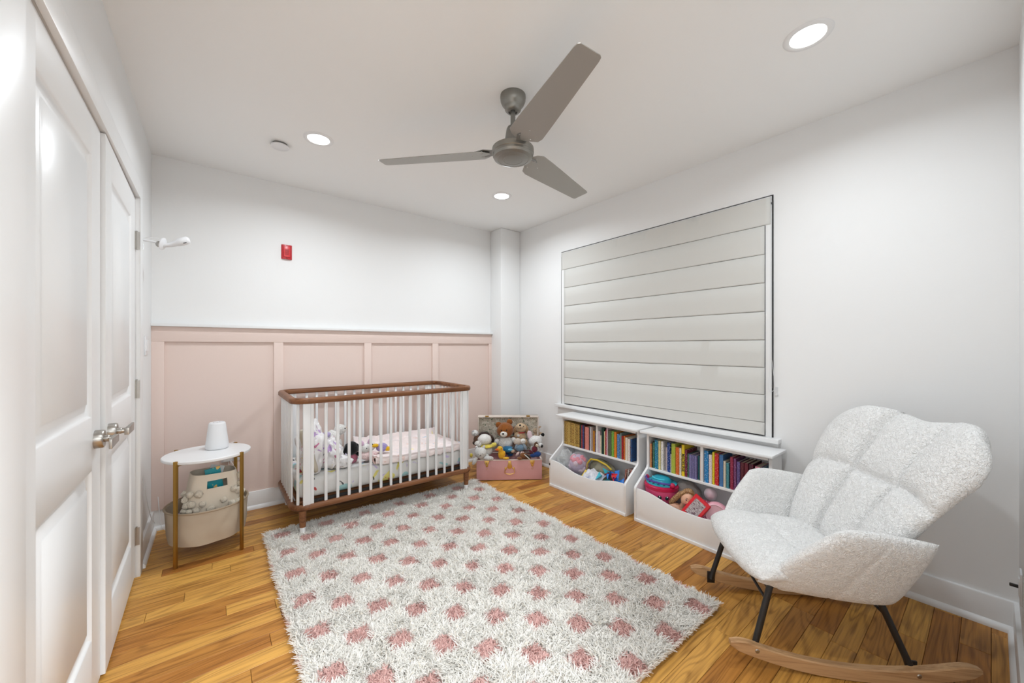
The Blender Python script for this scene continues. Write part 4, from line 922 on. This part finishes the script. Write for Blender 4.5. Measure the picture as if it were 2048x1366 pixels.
R2 = [(1.166, 1.139, .205, (20, 130, 195), (230, 240, 245), 'bright blue book with white title'), (1.137, 1.117, .186, (238, 228, 232), (190, 80, 110), 'white pink book'), (1.115, 1.101, .207, (238, 220, 50), (150, 120, 30), 'lemon yellow thin book'), (1.100, 1.076, .203, (205, 40, 40), (240, 190, 180), 'bright red book'),
      (1.074, 1.050, .20, (70, 120, 175), (100, 145, 190), 'sky blue hardback', 0.004), (1.048, 1.033, .165, (225, 215, 195), (180, 170, 150), 'ivory short book'), (1.031, 1.014, .158, (70, 140, 150), (150, 200, 200), 'aqua short book'), (1.008, 0.990, .20, (150, 35, 70), (220, 140, 160), 'crimson pink book'),
      (0.988, 0.972, .195, (120, 60, 110), (200, 160, 200), 'plum book'), (0.970, 0.952, .18, (100, 80, 140), (190, 180, 215), 'violet book'), (0.950, 0.930, .18, (90, 25, 40), (150, 60, 70), 'wine red book'), (0.928, 0.906, .182, (110, 30, 50), (60, 20, 30), 'dark claret book'), (0.903, 0.880, .182, (70, 25, 45), (170, 60, 80), 'burgundy book'), (0.870, 0.842, .175, (230, 150, 170), (250, 220, 225), 'rose pink book'), (0.838, 0.825, .175, (90, 150, 185), (200, 220, 230), 'powder blue thin book')]
for _ in run(R2, 'right', 'near', G2): pass
yb = bs[12]
tx = bpy.data.curves.new('spine_title', 'FONT'); tx.body = 'MADELINE'; tx.size = 0.026; tx.align_x = 'CENTER'; tx.align_y = 'CENTER'; tx.extrude = 0.0002; tx.offset = 0.0006
to = bpy.data.objects.new('spine_title', tx); C.objects.link(to); to.parent = yb
# text x -> -z (reads downwards), text y -> -y...
to.matrix_local = Matrix(((0, 0, -1, -0.0006), (0, -1, 0, 0), (-1, 0, 0, 0.092), (0, 0, 0, 1)))
to.data.materials.append(M['black'])
bpy.context.view_layer.update()
tme = bpy.data.meshes.new_from_object(to); tmw = to.matrix_local.copy(); bpy.data.objects.remove(to); tme.name = 'spine_title'
to = bpy.data.objects.new('spine_title', tme); C.objects.link(to); to.parent = yb; to.matrix_local = tmw; to['label'] = 'bold black spine title'; to['kind'] = 'stuff'

# ---- contents of the far bin
def poly_mesh(name, v, f, m_, **k): return MB().add(v, f).build(name, m_, **k)
clear = mat('crinkled_clear_plastic', (0.9, 0.93, 0.92), 0.18, alpha=0.32, bump=(45, 0.9, 0.01))
def crumple(name, c, r, mt_, amp=0.18, fr=2.2, seed=0, parent=None, nu=36, nv=24, smooth=25):
    v = []; f = []
    for j in range(nv + 1):
        ph = -PI / 2 + PI * j / nv
        for i in range(nu):
            th = 2 * PI * i / nu
            d = Vector((math.cos(ph) * math.cos(th), math.cos(ph) * math.sin(th), math.sin(ph)))
            k = 1 + amp * mnoise.noise(d * fr + Vector((seed, 0, 0))) + amp * 0.5 * abs(mnoise.noise(d * fr * 3 + Vector((0, seed, 0))))
            v.append((c[0] + d.x * r[0] * k, c[1] + d.y * r[1] * k, c[2] + d.z * r[2] * k))
    for j in range(nv):
        for i in range(nu): f.append((j * nu + i, j * nu + (i + 1) % nu, (j + 1) * nu + (i + 1) % nu, (j + 1) * nu + i))
    return MB().add(v, f).build(name, mt_, parent, smooth=smooth)
o = crumple('clear_plastic_bag', (2.475, 2.350, 0.190), (0.085, 0.07, 0.115), clear, 0.3, 2.4, 3)
tag(o, 'empty crinkled clear plastic bag in the left corner of the far bin', 'plastic bag')
t = thing('wrapped_plush_flower', 'round pink plush ball wrapped in clear plastic in the far bin', 'plush toy', (2.495, 2.232, 0.215))
wrapc = mat('thin_clear_wrap', (0.95, 0.93, 0.96), 0.12, alpha=0.16, bump=(45, 0.9, 0.01))
pk = plushmat((236, 125, 145)); pl = plushmat((200, 175, 205))
MB().ball((0, 0, 0), (0.078, 0.078, 0.082), 24, 16).build('core', pl, t, smooth=80)
rr = random.Random(5)
for k in range(26):
    d = Vector((rr.uniform(-1, .5), rr.uniform(-1, 1), rr.uniform(-.9, 1))).normalized()
    MB().ball(tuple(d * 0.070), (0.027, 0.027, 0.020), 12, 8, (rr.uniform(0, 90), rr.uniform(0, 90), 0), lump=.3, seed=k).build('petal', pk if k % 3 else plushmat((225, 200, 215)), t, smooth=80)
crumple('plastic_wrap', (0, 0, 0), (0.098, 0.098, 0.102), wrapc, 0.10, 3.5, 9, parent=t)
olive = mat('yellow_piping', lin(205, 175, 50), 0.5)
t = thing('zip_bag', 'grey mesh toy bag with yellow trim in the middle of the far bin', 'bag', (2.56, 2.02, 0.045), 0)
crumple('mesh_body', (0, 0, 0.125), (0.055, 0.135, 0.115), mat('grey_mesh', lin(150, 145, 125), 0.5, bump=(300, 0.5, 0.002), var=(14, lin(110, 110, 90), .45, .6)), 0.12, 1.8, 4, parent=t)
MB().tube([(-0.045, 0.135, 0.10), (-0.050, 0.125, 0.19), (-0.045, 0.09, 0.235), (-0.045, 0.02, 0.243), (-0.045, -0.07, 0.225), (-0.04, -0.12, 0.195)], 0.008, 10).build('yellow_trim', olive, t)
t = tag(cloth('crumpled_paper', lambda s, u: (2.375 + u * 0.10 + 0.02 * nz3(s * 3, u * 3, 1), 2.085 - s * 0.19, 0.155 + 0.055 * math.sin(u * 2.4) + 0.03 * nz3(s * 4, u * 3, 7) + 0.012 * abs(nz3(s * 14, u * 12, 2))), mat('white_glossy_paper', lin(218, 218, 224), 0.3, var=(22, lin(170, 175, 200), .55, .66)), 26, 16, 0.002, 20), 'crumpled white paper booklet at the front of the far bin', 'booklet')
MB().box(-0.004, 0.085, -0.014, 0.004, -0.002, 0.002).build('yellow_tab', mat('yellow_paper', lin(232, 200, 80), 0.5), t, loc=(2.37, 2.088, 0.165), rot=(0.3, -0.5, 0.2))
blu = mat('blue_foil', lin(20, 120, 215), 0.25, bump=(60, 0.8, 0.004)); cy = mat('cyan_foil', lin(60, 190, 210), 0.25, bump=(60, 0.8, 0.004)); rd = mat('red_foil', lin(200, 25, 35), 0.3)
t = thing('crumpled_gift_wrap', 'crumpled blue and red shiny packet at the front of the far bin', 'packet', (2.43, 1.85, 0.192))
rr = random.Random(21)
for k in range(16):
    p0 = Vector((rr.uniform(-.04, .05), rr.uniform(-.075, .085), rr.uniform(-.03, .045)))
    tri = [p0 + Vector((rr.uniform(-.045, .045), rr.uniform(-.05, .05), rr.uniform(-.035, .055))) for _ in range(4)]
    ctr = sum(tri, Vector()) / 4
    MB().add([tuple(p) for p in tri] + [tuple(ctr + Vector((0.014, 0.004, 0.003)))], [(0, 1, 2), (0, 2, 3), (0, 3, 4), (1, 2, 4), (0, 1, 4), (2, 3, 4)]).build('foil_fold', [blu, blu, cy, rd, mat('navy_foil', lin(20, 40, 130), 0.3)][k % 5], t, smooth=0)
for k, (c1, c2, nm) in enumerate([((120, 50, 45), (200, 160, 140), 'dark red'), ((200, 190, 180), (90, 60, 60), 'pale grey'), ((150, 60, 50), (230, 200, 180), 'brick red')]):
    o = MB().box(0, 0.15, -0.004, 0.004, 0, 0.19).build('board_book', bookmat(c1, c2, 0.52), None, loc=(2.43 + k * 0.008, 1.722 - k * 0.018, 0.115), rot=(0.0, 0.15, 0.10), bevel=0.001)
    tag(o, '%s picture book at the right end of the far bin, %s from left' % (nm, ORD[k]), 'book', 'picture books in the far bin')
# ---- contents of the near bin
t = thing('toy_drum', 'round pink and turquoise face toy with big eyes in the near bin', 'toy', (2.492, 1.452, 0.226), -8)
t.scale = (0.95, 0.98, 1.0)
pnk = mat('hot_pink_plastic', lin(225, 85, 130), 0.3); mag = mat('magenta_plastic', lin(195, 25, 75), 0.3); teal = mat('turquoise_plastic', lin(60, 195, 215), 0.3); dteal = mat('deep_teal_plastic', lin(20, 120, 140), 0.3)
MB().lathe([(0, -0.12), (0.05, -0.115), (0.095, -0.075), (0.112, -0.01), (0.113, 0.02), (0.1, 0.03), (0, 0.03)], 36).build('pink_face', pnk, t, smooth=50)
MB().lathe([(0.108, 0.012), (0.118, 0.018), (0.119, 0.038), (0.108, 0.046), (0, 0.046)], 36).build('magenta_band', mag, t, smooth=40)
MB().lathe([(0.07, 0.044), (0.104, 0.046), (0.106, 0.053), (0.075, 0.058), (0.07, 0.044)], 36).build('turquoise_rim', teal, t, smooth=40)
MB().lathe([(0, 0.044), (0.074, 0.046), (0.062, 0.078), (0.05, 0.088), (0.0, 0.092)], 36).build('turquoise_lid', mat('mid_teal_plastic', lin(35, 160, 185), 0.3), t, smooth=40)
for k in range(7):
    a = PI + (k - 3) * 0.42
    MB().ball((0.088 * math.cos(a), 0.088 * math.sin(a), 0.054), (0.012, 0.010, 0.006), 10, 7).build('scallop', dteal, t, smooth=80)
for k in range(6):
    a = PI + (k - 2.5) * 0.35
    MB().ball((0.058 * math.cos(a), 0.058 * math.sin(a), 0.082), (0.008, 0.014, 0.006), 10, 7, (0, 0, math.degrees(a))).build('lid_bump', teal, t, smooth=80)
MB().tube([(0.10 * math.cos(PI + a), 0.112 * math.sin(PI + a), 0.066 + 0.006 * math.cos(a)) for a in (-1.4, -1, -.6, -.2, .2, .6, 1, 1.4)], 0.007, 8).build('purple_strap', mat('purple_strap', lin(80, 60, 150), 0.4), t)
for a in (PI + 0.55, PI + 1.0):
    e = MB().ball((0.103 * math.cos(a), 0.103 * math.sin(a), -0.022), (0.012, 0.014, 0.019), 12, 9, (0, 0, math.degrees(a))).build('eye', mat('dark_green_eye', lin(20, 60, 60), 0.1), t, smooth=80)
    MB().ball((0.115 * math.cos(a), 0.115 * math.sin(a), -0.016), 0.0045, 8, 6).build('eye_glint', M['white'], e, smooth=80)
for a in (PI - 1.35, PI + 1.35): MB().ball((0.112 * math.cos(a), 0.112 * math.sin(a), 0.06), (0.02, 0.02, 0.018), 10, 8).build('knob', mag, t, smooth=80)
# styling doll
t = thing('doll_head', 'blonde-haired styling doll bust in a pink top lying in the near bin', 'doll', (2.45, 1.245, 0.235), 60)
skin = mat('doll_skin', lin(226, 175, 145), 0.4); hair = mat('doll_hair', lin(125, 88, 58), 0.5, bump=((300, 20, 300), 0.5, 0.002), var=((120, 8, 120), lin(190, 150, 105), 0.4, 0.6))
MB().ball((0, 0, 0.0), (0.036, 0.042, 0.048), 24, 16).build('face', skin, t, smooth=80)
MB().tube([(0, 0.01, -0.02), (0.006, 0.015, -0.06), (0.01, 0.02, -0.09)], [0.018, 0.015, 0.022], 14).build('neck', skin, t, smooth=80)
MB().ball((0.012, 0.02, -0.108), (0.075, 0.035, 0.032), 22, 12).build('shoulders', skin, t, smooth=80)
MB().ball((0.012, 0.018, -0.122), (0.064, 0.040, 0.030), 22, 12).build('pink_top', mat('pink_satin', lin(215, 60, 130), 0.35), t, smooth=80)
hr = MB().ball((0.0, 0.016, 0.012), (0.042, 0.044, 0.050), 24, 16).build('hair', hair, t, smooth=80)
for s in (-1, 1):
    MB().tube([(s * 0.028, 0.0, 0.035), (s * 0.044, 0.012, 0.0), (s * 0.050, 0.022, -0.05), (s * 0.058, 0.024, -0.095), (s * 0.05, 0.02, -0.12)], [0.012, 0.017, 0.018, 0.016, 0.006], 12).build('hair_lock', hair, hr, smooth=80)
    MB().ball((s * 0.014, -0.039, 0.004), (0.006, 0.003, 0.0035), 10, 7).build('eye', mat('doll_eye', lin(40, 60, 90), 0.2), t, smooth=80)
    MB().ball((s * 0.015, -0.0385, 0.0145), (0.008, 0.002, 0.0014), 10, 6, (0, s * 12, 0)).build('eyebrow', mat('brow', lin(110, 75, 50), 0.6), t, smooth=80)
    MB().ball((s * 0.036, 0.004, -0.002), (0.005, 0.008, 0.011), 10, 7).build('ear', skin, t, smooth=80)
MB().ball((0, -0.043, -0.008), (0.0045, 0.006, 0.009), 10, 7).build('nose', skin, t, smooth=80)
MB().ball((0, -0.038, -0.024), (0.010, 0.004, 0.004), 10, 7).build('lips', mat('doll_lips', lin(205, 85, 100), 0.3), t, smooth=80)
MB().tube([(-0.041, 0.004, 0.020), (-0.03, -0.012, 0.046), (0, -0.018, 0.056), (0.03, -0.012, 0.046), (0.041, 0.004, 0.020)], 0.003, 8).build('headband', mat('headband', lin(150, 100, 50), 0.4), hr)
t.rotation_euler = (math.radians(12), math.radians(28), math.radians(-50))
t = thing('red_toy_case', 'red framed toy case with printed grey window leaning in the near bin', 'toy', (2.405, 1.165, 0.205), 0)
MB().box(-0.012, 0.012, -0.055, 0.055, -0.075, 0.075).build('frame', mat('red_toy_plastic', lin(215, 25, 40), 0.25), t, bevel=0.008, seg=3)
MB().box(-0.0135, -0.0115, -0.036, 0.036, -0.055, 0.055).build('window', mat('toy_window', lin(190, 180, 180), 0.3, var=((60, 60, 260), lin(110, 80, 90), .5, .56)), t, smooth=0)
t.rotation_euler = (math.radians(32), math.radians(18), math.radians(8))
t = thing('pink_toy_purse', 'round pale pink toy purse standing beside the red toy case', 'toy', (2.455, 1.060, 0.195), 10)
MB().lathe([(0, -0.018), (0.062, -0.018), (0.072, -0.010), (0.072, 0.010), (0.062, 0.018), (0, 0.018)], 32, (0, 0, 0), 'x').build('body', mat('pale_pink_plastic', lin(232, 165, 180), 0.3), t)
MB().lathe([(0.055, -0.020), (0.060, -0.023), (0.065, -0.020), (0.055, -0.020)], 32, (0, 0, 0), 'x').build('rim', mat('pink_rim', lin(238, 190, 200), 0.3), t)
t = thing('glitter_ball', 'clear glittery toy ball at the back of the near bin', 'ball', (2.54, 1.135, 0.275))
MB().ball((0, 0, 0), 0.040, 24, 16).build('shell', mat('clear_ball', (0.9, 0.8, 0.85), 0.08, alpha=0.4), t, smooth=80)
MB().ball((0, 0, 0), 0.028, 12, 8, lump=.5, seed=2).build('glitter', mat('glitter', lin(225, 160, 175), 0.2, 0.6, bump=(200, 1, 0.004)), t, smooth=0)
tag(crumple('grey_fabric_bundle', (2.585, 1.31, 0.20), (0.06, 0.10, 0.10), mat('grey_fabric', lin(150, 142, 138), 0.9, bump=(60, .5, .004)), 0.15, 2, 5), 'soft grey fabric bundle at the back of the near bin', 'cloth')
tag(MB().box(0, 0.012, -0.06, 0.06, 0, 0.17).build('pink_board_book', bookmat((205, 60, 110), (240, 190, 210), 0.5), None, loc=(2.50, 1.19, 0.06), rot=(0.1, 0.15, 0.3), bevel=0.001), 'pink board book standing behind the doll in the near bin', 'book')

# ------------------------------------------------------------------ shag rug
RX0, RX1, RY0, RY1 = 0.262, 1.86, 0.80, 2.90
rug = thing('shag_rug', 'white shaggy rug with rows of dusty pink tufted squares', 'rug', ((RX0 + RX1) / 2, (RY0 + RY1) / 2, 0))
rcx, rcy = (RX0 + RX1) / 2, (RY0 + RY1) / 2
rw, rh = (RX1 - RX0) / 2, (RY1 - RY0) / 2
MB().box(-rw, rw, -rh, rh, 0.0005, 0.009).build('backing', mat('rug_backing', (0.6, 0.55, 0.5), 1.0), rug, bevel=0.004)
def build_pile(n):
    rs = np.random.RandomState(4)
    px = rs.uniform(-rw - 0.004, rw + 0.004, n); py = rs.uniform(-rh - 0.004, rh + 0.004, n)
    cw, chh = 0.1285, 0.131
    wx = px + rcx; wy = py + rcy
    fx = (wx - 0.345) / cw; fy = (2.552 - wy) / chh
    ix = np.round(fx); iy = np.round(fy)
    dx = (fx - ix) * cw; dy = (fy - iy) * chh
    jit = rs.normal(0, 0.0045, (2, n))
    pinkc = ((ix + iy) % 2 == 0) & (np.abs(dx + jit[0]) < 0.047) & (np.abs(dy + jit[1]) < 0.047)
    edgeL = (wx < RX0 + 0.11) | (wx > RX1 - 0.10)
    L = np.where(pinkc, 0.032, 0.043) * rs.uniform(0.75, 1.15, n)
    # clumped lean directions from a smooth random field
    g = rs.normal(0, 1, (2, 34, 44))
    gx = (px + rw + 0.02) / (2 * rw + 0.04) * 32; gy = (py + rh + 0.02) / (2 * rh + 0.04) * 42
    i0 = gx.astype(int); j0 = gy.astype(int); tx_ = gx - i0; ty_ = gy - j0
    def samp(a): return (a[i0, j0] * (1 - tx_) * (1 - ty_) + a[i0 + 1, j0] * tx_ * (1 - ty_) + a[i0, j0 + 1] * (1 - tx_) * ty_ + a[i0 + 1, j0 + 1] * tx_ * ty_)
    lx = samp(g[0]) * 0.35 + rs.normal(0, 0.55, n); ly = samp(g[1]) * 0.35 + rs.normal(0, 0.55, n)
    # pile at the rim leans outward
    for lo, co, sgn in ((px + rw, 0, -1), (rw - px, 0, 1), (py + rh, 1, -1), (rh - py, 1, 1)):
        wgt = np.clip(1 - lo / 0.05, 0, 1) * 0.7
        if co == 0: lx = lx + sgn * wgt
        else: ly = ly + sgn * wgt
    ln = np.sqrt(lx ** 2 + ly ** 2 + 1.0)
    ux, uy, uz = lx / ln, ly / ln, 1 / ln
    th = rs.uniform(0, 2 * PI, n); wid = rs.uniform(0.0020, 0.0034, n)
    ax, ay = np.cos(th) * wid, np.sin(th) * wid
    z0 = 0.006
    b = np.stack([px, py, np.full(n, z0)], 1)
    mid = b + np.stack([ux * 0.35, uy * 0.35, np.ones(n) * 0.9], 1) * (L * 0.6)[:, None]
    tip = mid + np.stack([ux * 1.25, uy * 1.25, uz * 0.55], 1) * (L * 0.45)[:, None]
    w = np.stack([ax, ay, np.zeros(n)], 1)
    V = np.stack([b - w * 0.8, b + w * 0.8, mid + w, mid - w, tip + w * 0.35, tip - w * 0.35], 1).reshape(-1, 3)
    base = np.arange(n) * 6
    F = np.stack([base, base + 1, base + 2, base + 3, base + 3, base + 2, base + 4, base + 5], 1).reshape(-1)
    me = bpy.data.meshes.new('pile'); me.vertices.add(len(V)); me.vertices.foreach_set('co', V.astype(np.float32).ravel())
    me.loops.add(len(F)); me.loops.foreach_set('vertex_index', F.astype(np.int32)); nf = n * 2
    me.polygons.add(nf); me.polygons.foreach_set('loop_start', (np.arange(nf) * 4).astype(np.int32)); me.polygons.foreach_set('loop_total', np.full(nf, 4, np.int32))
    me.update(calc_edges=True)
    white = np.array([0.97, 0.945, 0.895]); cream = np.array([0.84, 0.78, 0.68]); pinkA = np.array([0.86, 0.60, 0.55]); pinkB = np.array([0.74, 0.47, 0.43])
    k = rs.uniform(0, 1, n)[:, None]
    col = np.where(pinkc[:, None], pinkA * (1 - k) + pinkB * k, np.where(k > 0.95, cream, white * (0.93 + 0.07 * k)))
    cc = np.concatenate([np.repeat(col, 6, axis=0), np.ones((n * 6, 1))], 1).astype(np.float32)
    at = me.color_attributes.new('yarn', 'FLOAT_COLOR', 'POINT'); at.data.foreach_set('color', cc.ravel())
    m = bpy.data.materials.new('rug_yarn'); m.use_nodes = True; nd = m.node_tree.nodes; bs_ = nd['Principled BSDF']
    a_ = nd.new('ShaderNodeVertexColor'); a_.layer_name = 'yarn'; m.node_tree.links.new(a_.outputs[0], bs_.inputs['Base Color'])
    bs_.inputs['Roughness'].default_value = 0.9; bs_.inputs['Specular IOR Level'].default_value = 0.15; bs_.inputs['Sheen Weight'].default_value = 0.2
    trn = nd.new('ShaderNodeBsdfTranslucent'); mx = nd.new('ShaderNodeMixShader'); mx.inputs[0].default_value = 0.35
    m.node_tree.links.new(a_.outputs[0], trn.inputs[0]); m.node_tree.links.new(bs_.outputs[0], mx.inputs[1]); m.node_tree.links.new(trn.outputs[0], mx.inputs[2]); m.node_tree.links.new(mx.outputs[0], nd['Material Output'].inputs[0])
    me.materials.append(m)
    o = bpy.data.objects.new('pile', me); C.objects.link(o); o.parent = rug; o['kind'] = 'stuff'
build_pile(210000)

# ------------------------------------------------------------------ rocking chair (local x = sitter's right, y = forward)
rc = thing('rocking_chair', 'white sherpa fleece rocking chair with black legs and beech rockers', 'rocking chair', (2.04, 0.50, 0), 42.5)
def pillow(name, fn, T, groove, n=72, e=6, parent=rc, back=1.0):
    s = np.linspace(-1, 1, n + 1); s = np.sin(s * PI / 2) * 0.5 + s * 0.5
    G = [[Vector(fn(a, b)) for a in s] for b in s]
    v = []; f = []
    def nrm(i, j):
        du = G[j][min(i + 1, n)] - G[j][max(i - 1, 0)]; dv = G[min(j + 1, n)][i] - G[max(j - 1, 0)][i]
        w = du.cross(dv); return w.normalized() if w.length > 1e-9 else Vector((0, 0, 1))
    for side in (1, -1):
        for j in range(n + 1):
            for i in range(n + 1):
                a, b = s[i], s[j]
                rim = math.sqrt(max(0, 1 - abs(a) ** e)) * math.sqrt(max(0, 1 - abs(b) ** e))
                gk = groove(a, b) if side == 1 else 0
                tt = T * rim * (1 if side == 1 else back) - gk * rim ** 0.5
                v.append(tuple(G[j][i] + nrm(i, j) * side * tt))
    o = (n + 1) * (n + 1)
    for j in range(n):
        for i in range(n):
            k = j * (n + 1) + i
            f.append((k, k + 1, k + n + 2, k + n + 1)); f.append((o + k + n + 1, o + k + n + 2, o + k + 1, o + k))
    return MB().add(v, f).build(name, M['sherpa'], parent, smooth=180)
def gr(d, w, dep): return dep * math.exp(-abs(d) / w)
def back_fn(a, b):
    h = max(0.0, (b + 1) / 2)
    w = 0.235 + 0.168 * h ** 0.9 - 0.050 * max(0, (h - 0.80) / 0.20) ** 2.2
    x = a * w
    z = 0.35 + h * (0.600 - 0.035 * math.exp(-(a / 0.33) ** 2) * h - 0.088 * max(0, (abs(a) - 0.62) / 0.34) ** 2.5 * h)
    y = -0.10 - 0.362 * h ** 1.08 + 0.115 * abs(a) ** 2.2 * (0.55 + 0.45 * h)
    return (x, y, z)
def back_groove(a, b):
    h = max(0.0, (b + 1) / 2)
    ga = 0.37 - 0.05 * (h - 0.5)
    g = max(gr(a - ga, 0.055, 0.050), gr(a + ga, 0.055, 0.050), gr(h - 0.53 - 0.02 * a * a, 0.04, 0.038))
    return g + 0.006 * (1 - math.exp(-3 * min(abs(a - .37), abs(a + .37)))) * 0
pillow('backrest', lambda a, b: back_fn(-a, b), 0.058, lambda a, b: back_groove(a, b), 96, 5)
def seat_fn(a, b):
    h = max(0.0, (b + 1) / 2)
    w = 0.225 + 0.065 * h - 0.02 * max(0, h - 0.8) ** 2 * 20
    y = -0.15 + 0.485 * h - 0.03 * abs(a) ** 3 * h
    z = 0.335 + 0.018 * h - 0.05 * max(0, h - 0.72) ** 2 * 8 + 0.025 * abs(a) ** 3
    return (a * w, y, z)
pillow('seat', seat_fn, 0.072, lambda a, b: max(gr(a - 0.33, 0.07, 0.012) * (b < .75), gr(a + 0.33, 0.07, 0.012) * (b < .75), gr(b - .1 , 0.06, 0.012)), 80, 4, back=0.75)
def arm_fn(s_):
    def fn(a, b):
        # a: back(-1) .. front(1); b: bottom(-1) .. top(1)
        c = max(0.0, (a + 1) / 2); d = max(0.0, (b + 1) / 2)
        yb_, yf = -0.155 - 0.055 * d, 0.290 - 0.20 * d + 0.025 * math.sin(PI * d)
        y = yb_ + (yf - yb_) * c
        zb, zt = 0.275 + 0.022 * c, 0.562 + 0.045 * c - 0.03 * c ** 6
        z = zb + (zt - zb) * d
        x = 0.222 + 0.125 * d ** 0.8 - 0.03 * c ** 3 * (1 - d) + 0.008 * math.sin(PI * c)
        return (s_ * x, y, z)
    return fn
for s_ in (-1, 1):
    fn = arm_fn(s_)
    inner = (lambda a, b, fn=fn: fn(a, b)) if s_ > 0 else (lambda a, b, fn=fn: fn(-a, b))
    pillow('armrest', inner, 0.032, lambda a, b: gr(a, 0.03, 0.004), 56, 5)
def shell_fn(a, b):
    h = max(0.0, (b + 1) / 2)
    return (a * (0.20 + 0.03 * h), -0.17 + 0.40 * h, 0.295 + 0.0 * h - 0.01 * (1 - a * a))
pillow('underside', lambda a, b: shell_fn(a, b), 0.03, lambda a, b: 0, 24, 6)
# rockers
def rocker(x):
    R_ = 1.25; n = 30; v = []; f = []
    for i in range(n + 1):
        y = -0.41 + 0.82 * i / n
        zb = R_ - math.sqrt(R_ * R_ - y * y)
        h = 0.048 * (1 - 0.45 * max(0, (abs(y) - 0.33) / 0.08) ** 2)
        w = 0.0155
        if i in (0, n): h *= 0.6; w *= 0.8; zb += 0.008
        for dx, dz in ((-w, 0.003), (-w + 0.003, 0), (w - 0.003, 0), (w, 0.003), (w, h - 0.004), (w - 0.004, h), (-w + 0.004, h), (-w, h - 0.004)): v.append((dx, y, zb + dz))
    for i in range(n):
        for k in range(8): f.append((i * 8 + k, i * 8 + (k + 1) % 8, (i + 1) * 8 + (k + 1) % 8, (i + 1) * 8 + k))
    f.append(tuple(range(8))[::-1]); f.append(tuple(n * 8 + k for k in range(8)))
    return MB().add(v, f).build('rocker', M['rocker'], rc, loc=(x, 0, 0), smooth=35)
for sx in (-1, 1):
    r_ = rocker(sx * 0.250)
    for y in (0.318, -0.215):
        for o_ in (-1, 1):
            MB().lathe([(0, -0.003), (0.006, -0.002), (0.008, 0.0), (0.008, 0.001), (0, 0.001)], 14, (0, 0, 0), 'x').build('bolt', M['nickel'], r_, loc=(o_ * 0.0158 if o_ > 0 else -0.0158 - (0.0), y, 0.030 + y * y / 2.5), rot=(0, 0, 0 if o_ < 0 else PI))
    xi = sx * 0.250
    for y0, z0, y1, z1, xt in ((0.318, 0.050, 0.250, 0.300, sx * 0.215), (-0.215, 0.045, -0.120, 0.300, sx * 0.205)):
        lg = MB().tube([(xi - sx * 0.020, y0, z0), (xi - sx * 0.020, y0 - (y0 - y1) * .14, z0 + (z1 - z0) * .14), (xt, y1, z1)], [0.0145, 0.0115, 0.0115], 14).build('leg', M['black'], rc)
        MB().box(-0.003, 0.003, -0.018, 0.018, -0.026, 0.030).build('foot_plate', M['black'], lg, loc=(xi - sx * 0.0185, y0, z0 + 0.004), bevel=0.002)
for y0, y1, za, zb in ((0.250, 0.262, 0.285, 0.235), (-0.125, -0.145, 0.285, 0.225)):
    MB().tube([(0.210, y0, za), (-0.218, y1, zb)], 0.0055, 10).build('cross_brace', M['black'], rc)
MB().box(-0.21, 0.21, 0.235, 0.262, 0.285, 0.297).build('front_bar', M['black'], rc); MB().box(-0.205, 0.205, -0.135, -0.108, 0.285, 0.297).build('rear_bar', M['black'], rc)
